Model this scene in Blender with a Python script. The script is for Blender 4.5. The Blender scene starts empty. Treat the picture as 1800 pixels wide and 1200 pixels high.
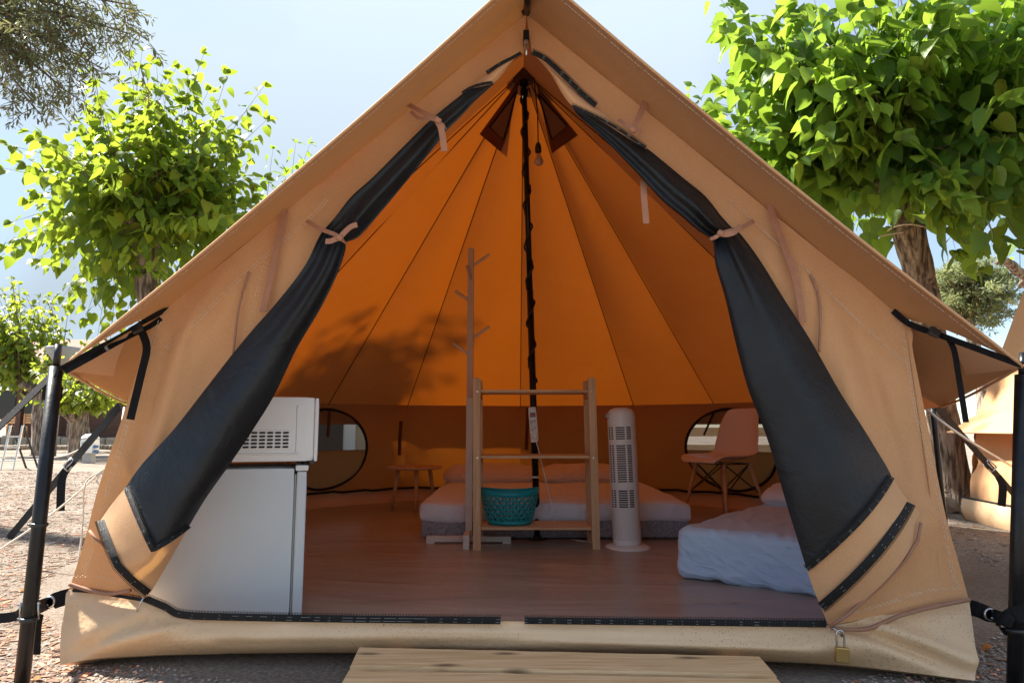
import bpy, math, random
import numpy as np
from mathutils import Vector, Matrix, noise as mnoise
R = random.Random(7)
sc = bpy.context.scene
COL = sc.collection
V = Vector

# ------------------------------------------------------------------ camera
F_PX, CAM_Z, PITCH = 1200.0, 0.70, math.atan(150 / 1200.0)
cd = bpy.data.cameras.new('camera'); cam = bpy.data.objects.new('camera', cd); COL.objects.link(cam)
cd.sensor_width = 36.0; cd.lens = 36.0 * F_PX / 1800.0; cd.clip_start = 0.05; cd.clip_end = 2000
cam.location = (0, 0, CAM_Z); cam.rotation_euler = (math.pi / 2 + PITCH, 0, 0)
sc.camera = cam

# ------------------------------------------------------------------ light and sky
SUN_DIR = V((-0.60, 0.30, 0.72)).normalized()      # towards the sun
SUN_EL = math.asin(SUN_DIR.z); SUN_AZ = math.atan2(SUN_DIR.x, SUN_DIR.y)
ld = bpy.data.lights.new('sun', 'SUN'); ld.energy = 4.2; ld.angle = math.radians(2.2); ld.color = (1.0, 0.94, 0.84)
sun = bpy.data.objects.new('sun', ld); COL.objects.link(sun)
sun.rotation_euler = SUN_DIR.to_track_quat('Z', 'Y').to_euler()
w = bpy.data.worlds.new('World'); sc.world = w; w.use_nodes = True
nt = w.node_tree; nt.nodes.clear()
def wn(t, **k):
    n = nt.nodes.new(t)
    for a, b in k.items(): setattr(n, a, b)
    return n
wo = wn('ShaderNodeOutputWorld'); bg = wn('ShaderNodeBackground')
sky = wn('ShaderNodeTexSky', sky_type='NISHITA', sun_disc=False, sun_elevation=SUN_EL, sun_rotation=SUN_AZ, air_density=1.0, dust_density=0.1, ozone_density=1.6)
tc = wn('ShaderNodeTexCoord'); mp = wn('ShaderNodeMapping'); mp.inputs['Scale'].default_value = (1.0, 1.0, 1.4); mp.inputs['Location'].default_value = (0.35, 0.1, 0.0)
n1 = wn('ShaderNodeTexNoise'); n1.inputs['Scale'].default_value = 1.2; n1.inputs['Detail'].default_value = 4; n1.inputs['Roughness'].default_value = 0.42; n1.inputs['Distortion'].default_value = 0.9
cr = wn('ShaderNodeValToRGB'); cr.color_ramp.elements[0].position = 0.36; cr.color_ramp.elements[1].position = 0.62
mx = wn('ShaderNodeMix', data_type='RGBA')
# thin overcast: brightness rises towards the zenith as (1 + 2 sin h) / 3
sx = wn('ShaderNodeSeparateXYZ'); nt.links.new(tc.outputs['Generated'], sx.inputs[0])
cz = wn('ShaderNodeMath', operation='MAXIMUM'); cz.inputs[1].default_value = 0.0; nt.links.new(sx.outputs['Z'], cz.inputs[0])
cm = wn('ShaderNodeMath', operation='MULTIPLY_ADD'); cm.inputs[1].default_value = 2.0; cm.inputs[2].default_value = 1.0; nt.links.new(cz.outputs[0], cm.inputs[0])
cc = wn('ShaderNodeVectorMath', operation='SCALE'); cc.inputs[0].default_value = (1.60, 1.86, 2.08); nt.links.new(cm.outputs[0], cc.inputs['Scale']); nt.links.new(cc.outputs[0], mx.inputs[7])
mul = wn('ShaderNodeMath', operation='MULTIPLY'); mul.inputs[1].default_value = 0.93
nt.links.new(tc.outputs['Generated'], mp.inputs['Vector']); nt.links.new(mp.outputs[0], n1.inputs['Vector'])
nt.links.new(n1.outputs['Fac'], cr.inputs['Fac']); nt.links.new(cr.outputs['Color'], mul.inputs[0]); nt.links.new(mul.outputs[0], mx.inputs[0])
nt.links.new(sky.outputs[0], mx.inputs[6]); nt.links.new(mx.outputs[2], bg.inputs['Color'])
bg.inputs['Strength'].default_value = 0.060
nt.links.new(bg.outputs[0], wo.inputs['Surface'])
vs = sc.view_settings; vs.view_transform = 'Standard'; vs.look = 'None'; vs.gamma = 1; vs.use_curve_mapping = False
vs.exposure = 2.08
sc.render.engine = 'CYCLES'; sc.cycles.use_denoising = True; sc.cycles.max_bounces = 10; sc.cycles.diffuse_bounces = 5; sc.cycles.transparent_max_bounces = 12
sc.cycles.transmission_bounces = 8; sc.cycles.sample_clamp_indirect = 6

# ------------------------------------------------------------------ placing helpers
CP, SP = math.cos(PITCH), math.sin(PITCH)
def ray(u, v):
    a, b = (u - 900) / F_PX, -(v - 600) / F_PX
    return V((a, CP - b * SP, SP + b * CP))
CO = V((0, 0, CAM_Z))
def G(u, v, z=0.0):                  # the point of the level plane at height z
    d = ray(u, v); return CO + d * ((z - CAM_Z) / d.z)
def D(u, v, y):                      # the point at distance y
    d = ray(u, v); return CO + d * (y / d.y)
def FP(u, v, off=0.0):               # the tent's front plane, off metres before it
    d = ray(u, v); k = d.y + 0.04 * d.x - 0.06 * d.z
    return CO + d * ((2.07 - off + 0.06 * CAM_Z) / k)
def PL(u, v, p, n):                  # any plane
    d = ray(u, v); return CO + d * ((p - CO).dot(n) / d.dot(n))
def nz(p, s, seed=0.0): return mnoise.noise(V(p) * s + V((seed, seed * 1.7, -seed)))
def crom(pts, n):                    # Catmull-Rom resampling
    pts = [V(p) for p in pts]; out = []; m = len(pts) - 1
    for i in range(n + 1):
        t = i / n * m; k = min(int(t), m - 1); f = t - k
        p0, p1, p2, p3 = pts[max(k - 1, 0)], pts[k], pts[k + 1], pts[min(k + 2, m)]
        out.append(0.5 * ((2 * p1) + (p2 - p0) * f + (2 * p0 - 5 * p1 + 4 * p2 - p3) * f * f + (3 * p1 - p0 - 3 * p2 + p3) * f ** 3))
    return out
def frame_of(d, up=V((0, 0, 1))):
    d = d.normalized()
    if abs(d.dot(up)) > 0.98: up = V((0, 1, 0))
    x = d.cross(up).normalized(); return x, x.cross(d).normalized()

class MB:
    def __init__(s): s.v = []; s.f = []
    def add(s, vs, fs):
        b = len(s.v); s.v += [tuple(p) for p in vs]; s.f += [tuple(i + b for i in f) for f in fs]
    def box(s, c, size, rot=None, bev=0.0):
        if bev > 0: return s.rbox(c, size, bev, 3, rot)
        h = V(size) / 2; vs = []
        for z in (-1, 1):
            for x, y in ((-1, -1), (1, -1), (1, 1), (-1, 1)):
                p = V((x * h.x, y * h.y, z * h.z)); vs.append((rot @ p if rot else p) + V(c))
        s.add(vs, [(3, 2, 1, 0), (4, 5, 6, 7), (0, 1, 5, 4), (1, 2, 6, 5), (2, 3, 7, 6), (3, 0, 4, 7)])
    def rbox(s, c, size, r, n=6, rot=None, fn=None):
        h = V(size) / 2; c = V(c)
        for ax in range(3):
            for sg in (-1, 1):
                a, b = (ax + 1) % 3, (ax + 2) % 3; vs = []
                def lin(i, hh):
                    if n <= 3: return (-hh, -hh + r, hh - r, hh)[i]
                    t = i / n
                    return -hh + 2 * hh * t
                for i in range(n + 1):
                    for j in range(n + 1):
                        p = [0, 0, 0]; p[ax] = sg * h[ax]; p[a] = lin(i, h[a]); p[b] = lin(j, h[b])
                        q = V([max(-(h[k] - r), min(h[k] - r, p[k])) for k in range(3)]); d = V(p) - q
                        p = q + d.normalized() * r if d.length > 1e-9 else V(p)
                        if fn: p = fn(p)
                        vs.append((rot @ p if rot else p) + c)
                fs = []
                for i in range(n):
                    for j in range(n):
                        k = i * (n + 1) + j; f = (k, k + n + 1, k + n + 2, k + 1); fs.append(f if sg > 0 else f[::-1])
                s.add(vs, fs)
    def tube(s, pts, r, n=8, cap=True, flat=1.0, up=V((0, 0, 1))):
        pts = [V(p) for p in pts]; m = len(pts); vs = []; fs = []
        rr = r if isinstance(r, (list, tuple)) else [r] * m
        for i, p in enumerate(pts):
            d = pts[min(i + 1, m - 1)] - pts[max(i - 1, 0)]
            if d.length < 1e-9: d = V((0, 0, 1))
            x, y = frame_of(d, up)
            for k in range(n):
                a = 2 * math.pi * k / n; vs.append(p + x * (math.cos(a) * rr[i]) + y * (math.sin(a) * rr[i] * flat))
        for i in range(m - 1):
            for k in range(n):
                a, b = i * n + k, i * n + (k + 1) % n; fs.append((a, b, b + n, a + n))
        if cap: fs.append(tuple(range(n))[::-1]); fs.append(tuple(range((m - 1) * n, m * n)))
        s.add(vs, fs)
    def ribbon(s, pts, wdt, nrm, th=0.0012):        # a flat strip with thickness
        pts = [V(p) for p in pts]; m = len(pts); vs = []; fs = []
        ww = wdt if isinstance(wdt, (list, tuple)) else [wdt] * m
        for i, p in enumerate(pts):
            d = (pts[min(i + 1, m - 1)] - pts[max(i - 1, 0)]).normalized()
            N = V(nrm[i] if isinstance(nrm, list) else nrm); side = d.cross(N).normalized(); N = side.cross(d).normalized()
            for a, b in ((-1, -1), (1, -1), (1, 1), (-1, 1)): vs.append(p + side * (a * ww[i] / 2) + N * (b * th / 2))
        for i in range(m - 1):
            for k in range(4):
                a, b = i * 4 + k, i * 4 + (k + 1) % 4; fs.append((a, b, b + 4, a + 4))
        fs += [(3, 2, 1, 0), tuple(range((m - 1) * 4, m * 4))]
        s.add(vs, fs)
    def grid(s, fn, nu, nv):
        vs = [fn(i / nu, j / nv) for i in range(nu + 1) for j in range(nv + 1)]
        s.add(vs, [(i * (nv + 1) + j, (i + 1) * (nv + 1) + j, (i + 1) * (nv + 1) + j + 1, i * (nv + 1) + j + 1) for i in range(nu) for j in range(nv)])
    def lathe(s, prof, n=24, c=(0, 0, 0), rot=None, sx=1.0, sy=1.0):
        vs = []; m = len(prof)
        for r, z in prof:
            for k in range(n):
                a = 2 * math.pi * k / n; p = V((r * math.cos(a) * sx, r * math.sin(a) * sy, z)); vs.append((rot @ p if rot else p) + V(c))
        fs = [(i * n + k, i * n + (k + 1) % n, (i + 1) * n + (k + 1) % n, (i + 1) * n + k) for i in range(m - 1) for k in range(n)]
        if prof[0][0] > 1e-6: fs.append(tuple(range(n))[::-1])
        if prof[-1][0] > 1e-6: fs.append(tuple(range((m - 1) * n, m * n)))
        s.add(vs, fs)
    def stitch(s, pts, off, ln=0.010, gap=0.0035, r=0.0011):     # a row of single stitches
        pts = [V(p) for p in pts]; acc = 0.0; off = V(off)
        for a, b in zip(pts[:-1], pts[1:]):
            L = (b - a).length
            if L < 1e-6: continue
            d = (b - a) / L; t = acc
            while t < L:
                e = min(t + ln, L); s.tube([a + d * t + off, a + d * e + off], r, 3, False); t += ln + gap
            acc = t - L
    def build(s, name, mat, parent=None, smooth=False, org=None, label=None, kind=None, solid=0.0, bevel=0.0):
        o0 = V(org) if org is not None else (V(parent['_o']) if parent is not None and '_o' in parent.keys() else V((0, 0, 0)))
        me = bpy.data.meshes.new(name); me.from_pydata([tuple(V(p) - o0) for p in s.v], [], s.f); me.update()
        me.materials.append(mat)
        if smooth: me.polygons.foreach_set('use_smooth', [True] * len(me.polygons))
        o = bpy.data.objects.new(name, me); COL.objects.link(o)
        o['_o'] = tuple(o0)
        if parent is not None: o.parent = parent
        else: o.location = o0
        if label: o['label'] = label
        if kind: o['kind'] = kind
        if smooth and not solid and smooth != 'all':
            pass
        if solid: m = o.modifiers.new('thick', 'SOLIDIFY'); m.thickness = solid; m.offset = 0
        if bevel: m = o.modifiers.new('edge', 'BEVEL'); m.width = bevel; m.segments = 2; m.limit_method = 'ANGLE'
        return o
def thing(name, label, cat, loc, group=None):
    o = bpy.data.objects.new(name, None); COL.objects.link(o); o.location = loc; o['_o'] = tuple(loc); o.empty_display_size = 0.1
    o['label'] = label; o['category'] = cat
    if group: o['group'] = group
    return o
def tag(o, label, cat, group=None):
    o['label'] = label; o['category'] = cat
    if group: o['group'] = group
    return o
def rz(a): return Matrix.Rotation(a, 3, 'Z')

# ------------------------------------------------------------------ materials
def newmat(name):
    m = bpy.data.materials.new(name); m.use_nodes = True; t = m.node_tree; t.nodes.clear()
    out = t.nodes.new('ShaderNodeOutputMaterial'); return m, t, out
def N(t, typ, **k):
    n = t.nodes.new(typ)
    for a, b in k.items():
        if a.startswith('i_'):
            n.inputs[a[2:].replace('_', ' ')].default_value = b
        else: setattr(n, a, b)
    return n
def ramp(t, c0, c1, p0=0.3, p1=0.7):
    n = t.nodes.new('ShaderNodeValToRGB'); e = n.color_ramp.elements
    e[0].position, e[1].position = p0, p1; e[0].color = (*c0, 1); e[1].color = (*c1, 1); return n
def coords(t, scale=(1, 1, 1), kind='Object', rot=(0, 0, 0)):
    c = N(t, 'ShaderNodeTexCoord'); m = N(t, 'ShaderNodeMapping'); m.inputs['Scale'].default_value = scale; m.inputs['Rotation'].default_value = rot
    t.links.new(c.outputs[kind], m.inputs[0]); return m.outputs[0]
def simple(name, c0, c1=None, *a_, bdist=0.01, **k_): return _simple(name, c0, c1, *a_, bdist=bdist, **k_)
def _simple(name, c0, c1=None, rough=0.5, scale=8, bump=0.0, bscale=200, stretch=(1, 1, 1), metal=0.0, spec=0.5, coat=0.0, sheen=0.0, p=(0.3, 0.7), rvar=0.0, bdist=0.01):
    m, t, out = newmat(name); b = N(t, 'ShaderNodeBsdfPrincipled')
    b.inputs['Roughness'].default_value = rough; b.inputs['Metallic'].default_value = metal; b.inputs['Specular IOR Level'].default_value = spec
    b.inputs['Coat Weight'].default_value = coat; b.inputs['Sheen Weight'].default_value = sheen
    co = coords(t, stretch)
    n = N(t, 'ShaderNodeTexNoise'); n.inputs['Scale'].default_value = scale; n.inputs['Detail'].default_value = 6; t.links.new(co, n.inputs['Vector'])
    r = ramp(t, c0, c1 or c0, *p); t.links.new(n.outputs['Fac'], r.inputs[0]); t.links.new(r.outputs[0], b.inputs['Base Color'])
    if rvar:
        mr = N(t, 'ShaderNodeMapRange'); mr.inputs[3].default_value = rough - rvar; mr.inputs[4].default_value = rough + rvar
        t.links.new(n.outputs['Fac'], mr.inputs[0]); t.links.new(mr.outputs[0], b.inputs['Roughness'])
    if bump:
        n2 = N(t, 'ShaderNodeTexNoise'); n2.inputs['Scale'].default_value = bscale; n2.inputs['Detail'].default_value = 3; t.links.new(co, n2.inputs['Vector'])
        bp = N(t, 'ShaderNodeBump'); bp.inputs['Strength'].default_value = bump; bp.inputs['Distance'].default_value = bdist; n2.inputs['Distortion'].default_value = 0.6 if bdist > 0.011 else 0
        t.links.new(n2.outputs['Fac'], bp.inputs['Height']); t.links.new(bp.outputs[0], b.inputs['Normal'])
    t.links.new(b.outputs[0], out.inputs[0]); return m
def canvas(name, c0, c1, tr, trans, rough=0.9):
    """woven cotton: diffuse face plus light that comes through the cloth"""
    m, t, out = newmat(name); co = coords(t)
    n = N(t, 'ShaderNodeTexNoise'); n.inputs['Scale'].default_value = 2.3; n.inputs['Detail'].default_value = 8; n.inputs['Roughness'].default_value = 0.62; t.links.new(co, n.inputs['Vector'])
    r = ramp(t, c0, c1, 0.3, 0.7); t.links.new(n.outputs['Fac'], r.inputs[0])
    wv = N(t, 'ShaderNodeTexNoise'); wv.inputs['Scale'].default_value = 260; wv.inputs['Detail'].default_value = 2; t.links.new(co, wv.inputs['Vector'])
    wr = N(t, 'ShaderNodeTexNoise'); wr.inputs['Scale'].default_value = 7; wr.inputs['Detail'].default_value = 4; wr.inputs['Distortion'].default_value = 1.2; t.links.new(co, wr.inputs['Vector'])
    ad = N(t, 'ShaderNodeMath', operation='MULTIPLY_ADD'); ad.inputs[1].default_value = 0.09; t.links.new(wv.outputs['Fac'], ad.inputs[0]); t.links.new(wr.outputs['Fac'], ad.inputs[2])
    bp = N(t, 'ShaderNodeBump'); bp.inputs['Strength'].default_value = 0.35; bp.inputs['Distance'].default_value = 0.01; t.links.new(ad.outputs[0], bp.inputs['Height'])
    d = N(t, 'ShaderNodeBsdfPrincipled'); d.inputs['Roughness'].default_value = rough; d.inputs['Specular IOR Level'].default_value = 0.2; d.inputs['Sheen Weight'].default_value = 0.15
    mr = N(t, 'ShaderNodeMapRange'); mr.inputs[3].default_value = 0.84; mr.inputs[4].default_value = 1.14
    t.links.new(wv.outputs['Fac'], mr.inputs[0])
    mm = N(t, 'ShaderNodeMix', data_type='RGBA', blend_type='MULTIPLY'); mm.inputs[0].default_value = 1.0
    t.links.new(r.outputs[0], mm.inputs[6]); t.links.new(mr.outputs[0], mm.inputs[7])
    t.links.new(mm.outputs[2], d.inputs['Base Color']); t.links.new(bp.outputs[0], d.inputs['Normal'])
    x = N(t, 'ShaderNodeBsdfTranslucent'); m2 = N(t, 'ShaderNodeMix', data_type='RGBA', blend_type='MULTIPLY'); m2.inputs[0].default_value = 1.0; m2.inputs[6].default_value = (*tr, 1)
    t.links.new(mr.outputs[0], m2.inputs[7]); t.links.new(m2.outputs[2], x.inputs['Color'])
    mix = N(t, 'ShaderNodeMixShader'); mix.inputs[0].default_value = trans
    t.links.new(d.outputs[0], mix.inputs[1]); t.links.new(x.outputs[0], mix.inputs[2]); t.links.new(mix.outputs[0], out.inputs[0]); return m
def leafmat(name, c0, c1, tr, trans=0.42, rough=0.44, spec=0.35):
    m, t, out = newmat(name)
    g = N(t, 'ShaderNodeNewGeometry'); oi = N(t, 'ShaderNodeObjectInfo')
    ad = N(t, 'ShaderNodeMath', operation='ADD'); t.links.new(g.outputs['Random Per Island'], ad.inputs[0]); t.links.new(oi.outputs['Random'], ad.inputs[1])
    fr = N(t, 'ShaderNodeMath', operation='FRACT'); t.links.new(ad.outputs[0], fr.inputs[0])
    r = ramp(t, c0, c1, 0.0, 0.9); e = r.color_ramp.elements.new(0.97); e.color = (c1[0] * 2.2, c1[1] * 1.3, c1[2], 1)
    t.links.new(fr.outputs[0], r.inputs[0])
    r2 = ramp(t, tuple(x * 0.72 for x in tr), tr, 0.0, 1.0); t.links.new(fr.outputs[0], r2.inputs[0])
    co = coords(t); nn = N(t, 'ShaderNodeTexNoise'); nn.inputs['Scale'].default_value = 14; nn.inputs['Detail'].default_value = 3; t.links.new(co, nn.inputs['Vector'])
    bp = N(t, 'ShaderNodeBump'); bp.inputs['Strength'].default_value = 0.5; bp.inputs['Distance'].default_value = 0.02; t.links.new(nn.outputs['Fac'], bp.inputs['Height'])
    d = N(t, 'ShaderNodeBsdfPrincipled'); d.inputs['Roughness'].default_value = rough; d.inputs['Specular IOR Level'].default_value = spec
    t.links.new(r.outputs[0], d.inputs['Base Color']); t.links.new(bp.outputs[0], d.inputs['Normal'])
    x = N(t, 'ShaderNodeBsdfTranslucent'); t.links.new(r2.outputs[0], x.inputs['Color'])
    mix = N(t, 'ShaderNodeMixShader'); mix.inputs[0].default_value = trans
    t.links.new(d.outputs[0], mix.inputs[1]); t.links.new(x.outputs[0], mix.inputs[2]); t.links.new(mix.outputs[0], out.inputs[0]); return m
def netmat(name, c, alpha, rough=0.5):
    m, t, out = newmat(name); d = N(t, 'ShaderNodeBsdfPrincipled'); d.inputs['Base Color'].default_value = (*c, 1); d.inputs['Roughness'].default_value = rough
    x = N(t, 'ShaderNodeBsdfTransparent'); mix = N(t, 'ShaderNodeMixShader'); mix.inputs[0].default_value = alpha
    t.links.new(x.outputs[0], mix.inputs[1]); t.links.new(d.outputs[0], mix.inputs[2]); t.links.new(mix.outputs[0], out.inputs[0]); return m
def woodmat(name, c0, c1, axis='X', rough=0.55, knots=False, scale=1.0):
    m, t, out = newmat(name); st = {'X': (0.7, 14, 14), 'Y': (14, 0.7, 14), 'Z': (14, 14, 0.7)}[axis]
    co = coords(t, tuple(s * scale for s in st)); b = N(t, 'ShaderNodeBsdfPrincipled'); b.inputs['Roughness'].default_value = rough
    oi = N(t, 'ShaderNodeObjectInfo'); va = N(t, 'ShaderNodeVectorMath', operation='ADD'); t.links.new(co, va.inputs[0])
    sm = N(t, 'ShaderNodeMath', operation='MULTIPLY'); sm.inputs[1].default_value = 50; t.links.new(oi.outputs['Random'], sm.inputs[0]); t.links.new(sm.outputs[0], va.inputs[1])
    n = N(t, 'ShaderNodeTexNoise'); n.inputs['Scale'].default_value = 3.0; n.inputs['Detail'].default_value = 8; n.inputs['Distortion'].default_value = 0.8; t.links.new(va.outputs[0], n.inputs['Vector'])
    r = ramp(t, c0, c1, 0.32, 0.68); t.links.new(n.outputs['Fac'], r.inputs[0]); colr = r.outputs[0]
    if knots:
        k = N(t, 'ShaderNodeTexVoronoi', voronoi_dimensions='2D'); k.inputs['Scale'].default_value = 1.0; kc = coords(t, (2.4, 7.5, 1)); kv = N(t, 'ShaderNodeVectorMath', operation='ADD'); t.links.new(kc, kv.inputs[0]); t.links.new(sm.outputs[0], kv.inputs[1]); t.links.new(kv.outputs[0], k.inputs['Vector'])
        kr = ramp(t, (0.10, 0.085, 0.06), (1, 1, 1), 0.03, 0.12); t.links.new(k.outputs['Distance'], kr.inputs[0])
        mm = N(t, 'ShaderNodeMix', data_type='RGBA', blend_type='MULTIPLY'); mm.inputs[0].default_value = 0.8; t.links.new(r.outputs[0], mm.inputs[6]); t.links.new(kr.outputs[0], mm.inputs[7]); colr = mm.outputs[2]
    t.links.new(colr, b.inputs['Base Color'])
    bp = N(t, 'ShaderNodeBump'); bp.inputs['Strength'].default_value = 0.25; bp.inputs['Distance'].default_value = 0.006; t.links.new(n.outputs['Fac'], bp.inputs['Height']); t.links.new(bp.outputs[0], b.inputs['Normal'])
    t.links.new(b.outputs[0], out.inputs[0]); return m

M = {}
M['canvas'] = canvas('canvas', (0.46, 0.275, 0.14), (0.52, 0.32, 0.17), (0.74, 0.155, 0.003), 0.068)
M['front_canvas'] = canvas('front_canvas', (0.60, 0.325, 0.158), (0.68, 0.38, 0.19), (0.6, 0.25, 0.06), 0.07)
M['shaded_fly_canvas'] = canvas('shaded_fly_canvas', (0.31, 0.155, 0.066), (0.36, 0.185, 0.083), (0.6, 0.22, 0.04), 0.03)  # tan tent cloth under the overhang, its shade put into a darker colour
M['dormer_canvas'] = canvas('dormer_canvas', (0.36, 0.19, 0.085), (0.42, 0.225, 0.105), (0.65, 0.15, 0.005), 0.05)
M['shaded_wall_canvas'] = canvas('shaded_wall_canvas', (0.30, 0.18, 0.095), (0.36, 0.22, 0.12), (0.70, 0.18, 0.01), 0.06)  # same cloth as the roof, darkened in colour to stand for shaded walls
M['pvc'] = simple('pvc', (0.70, 0.465, 0.265), (0.78, 0.535, 0.32), 0.42, 3, 0.25, 60, spec=0.45, rvar=0.1)
_m = M['pvc']; _t = _m.node_tree; _b = [n for n in _t.nodes if n.type == 'BSDF_PRINCIPLED'][0]; _src = _b.inputs['Base Color'].links[0].from_socket
_co = coords(_t); _v = N(_t, 'ShaderNodeTexNoise'); _v.inputs['Scale'].default_value = 240; _v.inputs['Detail'].default_value = 2; _t.links.new(_co, _v.inputs['Vector'])
_w = N(_t, 'ShaderNodeTexNoise'); _w.inputs['Scale'].default_value = 2.2; _w.inputs['Detail'].default_value = 4; _t.links.new(_co, _w.inputs['Vector'])
_a = N(_t, 'ShaderNodeMath', operation='MULTIPLY_ADD'); _a.inputs[1].default_value = 0.45; _t.links.new(_w.outputs['Fac'], _a.inputs[0]); _t.links.new(_v.outputs['Fac'], _a.inputs[2])
_r = ramp(_t, (0, 0, 0), (1, 1, 1), 0.87, 0.95); _t.links.new(_a.outputs[0], _r.inputs[0])
_x = N(_t, 'ShaderNodeMix', data_type='RGBA'); _x.inputs[7].default_value = (0.16, 0.10, 0.055, 1); _f = N(_t, 'ShaderNodeMath', operation='MULTIPLY'); _f.inputs[1].default_value = 0.75
_t.links.new(_r.outputs[0], _f.inputs[0]); _t.links.new(_f.outputs[0], _x.inputs[0]); _t.links.new(_src, _x.inputs[6]); _t.links.new(_x.outputs[2], _b.inputs['Base Color'])
M['band'] = canvas('band', (0.60, 0.345, 0.175), (0.67, 0.395, 0.21), (0.6, 0.3, 0.08), 0.10)
M['brown_canvas'] = canvas('brown_canvas', (0.12, 0.05, 0.025), (0.15, 0.065, 0.03), (0.3, 0.08, 0.02), 0.15)
M['flap'] = canvas('flap', (0.20, 0.13, 0.08), (0.25, 0.16, 0.10), (0.4, 0.2, 0.06), 0.12)
M['ribbon'] = simple('ribbon', (0.36, 0.17, 0.10), (0.42, 0.20, 0.125), 0.85, 30, 0.2, 500)
M['black_web'] = simple('black_web', (0.006, 0.006, 0.007), (0.011, 0.011, 0.013), 0.75, 60, 0.5, 500, spec=0.2)
M['black_paint'] = simple('black_paint', (0.008, 0.008, 0.009), (0.02, 0.019, 0.018), 0.36, 25, 0.05, 80, spec=0.35, rvar=0.12, p=(0.45, 0.8))
M['zip'] = simple('zip', (0.008, 0.008, 0.009), (0.013, 0.013, 0.013), 0.65, 80, 0.3, 700, spec=0.3)
M['thread'] = simple('thread', (0.62, 0.52, 0.42), rough=0.9)
M['white_thread'] = simple('white_thread', (0.30, 0.30, 0.29), rough=0.9)
M['piping'] = simple('piping', (0.33, 0.17, 0.105), (0.38, 0.2, 0.13), 0.8, 40)
M['net'] = netmat('net', (0.02, 0.02, 0.02), 0.68)
M['seam'] = simple('seam', (0.09, 0.04, 0.014), rough=0.9)
M['steel'] = simple('steel', (0.5, 0.5, 0.5), (0.6, 0.6, 0.6), 0.28, 30, metal=1.0)
M['brass'] = simple('brass', (0.5, 0.34, 0.12), (0.6, 0.42, 0.17), 0.35, 20, metal=0.9)
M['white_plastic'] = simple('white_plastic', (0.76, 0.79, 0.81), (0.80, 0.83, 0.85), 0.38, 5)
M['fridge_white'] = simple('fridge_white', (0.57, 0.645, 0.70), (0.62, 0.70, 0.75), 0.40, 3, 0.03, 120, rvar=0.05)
M['slot'] = simple('slot', (0.03, 0.028, 0.027), rough=0.8)
M['black_plastic'] = simple('black_plastic', (0.02, 0.02, 0.02), rough=0.4)
M['teal'] = simple('teal', (0.0, 0.33, 0.42), (0.005, 0.38, 0.47), 0.35, 5)
M['red'] = simple('red', (0.35, 0.02, 0.015), rough=0.3)
M['pine'] = woodmat('pine', (0.54, 0.34, 0.18), (0.74, 0.52, 0.31), 'X')
M['pine_post'] = woodmat('pine_post', (0.54, 0.34, 0.18), (0.74, 0.52, 0.31), 'Z')
M['pale_wood'] = woodmat('pale_wood', (0.52, 0.36, 0.26), (0.64, 0.47, 0.35), 'Z')
M['painted_wood'] = simple('painted_wood', (0.62, 0.58, 0.54), (0.7, 0.66, 0.61), 0.5, 14, 0.1, 60)
M['deck'] = woodmat('deck', (0.64, 0.38, 0.165), (0.88, 0.60, 0.32), 'X', 0.65, True, 2.0)
M['sheet'] = simple('sheet', (0.70, 0.76, 0.88), (0.76, 0.81, 0.92), 0.85, 6, 0.7, 9, sheen=0.3, bdist=0.04)
M['blue_sheet'] = simple('blue_sheet', (0.50, 0.69, 0.92), (0.55, 0.74, 0.95), 0.85, 6, 0.45, 8, sheen=0.3, bdist=0.03, stretch=(1, 1, 1.8))
M['pillow'] = simple('pillow', (0.66, 0.62, 0.64), (0.72, 0.68, 0.70), 0.85, 6, 0.7, 10, sheen=0.3, bdist=0.04)
M['chair_shell'] = simple('chair_shell', (0.74, 0.68, 0.69), (0.78, 0.72, 0.73), 0.42, 4)
M['stone'] = simple('stone', (0.26, 0.22, 0.17), (0.42, 0.36, 0.28), 0.9, 6, 0.6, 25)
M['rope'] = simple('rope', (0.62, 0.58, 0.5), (0.72, 0.68, 0.6), 0.85, 200)
M['bark'] = simple('bark', (0.09, 0.065, 0.048), (0.40, 0.32, 0.25), 0.95, 16, 1.0, 17, stretch=(1.7, 1.7, 0.28), p=(0.38, 0.62), bdist=0.05)
M['twig'] = simple('twig', (0.10, 0.065, 0.035), (0.16, 0.11, 0.06), 0.9, 20)
M['mulberry'] = leafmat('mulberry', (0.045, 0.115, 0.02), (0.10, 0.20, 0.028), (0.40, 0.60, 0.06), 0.42)
M['mulberry_sunny'] = leafmat('mulberry_sunny', (0.05, 0.11, 0.014), (0.11, 0.19, 0.018), (0.44, 0.58, 0.05), 0.44)
M['far_leaf'] = leafmat('far_leaf', (0.045, 0.10, 0.018), (0.10, 0.17, 0.025), (0.55, 0.65, 0.06), 0.45)
M['olive'] = leafmat('olive', (0.065, 0.085, 0.045), (0.125, 0.15, 0.08), (0.26, 0.27, 0.10), 0.32, 0.5)
M['pine_leaf'] = leafmat('pine_leaf', (0.12, 0.15, 0.07), (0.20, 0.23, 0.11), (0.4, 0.45, 0.18), 0.4, 0.6)
M['cabin_wood'] = woodmat('cabin_wood', (0.09, 0.045, 0.03), (0.16, 0.08, 0.05), 'X', 0.7)
M['dark_glass'] = simple('dark_glass', (0.02, 0.022, 0.025), rough=0.08)
M['roof_tile'] = simple('roof_tile', (0.18, 0.08, 0.05), (0.26, 0.12, 0.07), 0.85, 12)
M['cream'] = simple('cream', (0.5, 0.4, 0.28), (0.56, 0.46, 0.33), 0.8, 4)
M['pebble'] = leafmat('pebble', (0.22, 0.18, 0.15), (0.42, 0.37, 0.32), (0.1, 0.1, 0.1), 0.0, 0.9, 0.2)
M['chip'] = leafmat('chip', (0.15, 0.085, 0.055), (0.36, 0.24, 0.175), (0.1, 0.1, 0.1), 0.0, 0.9, 0.2)
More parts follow.
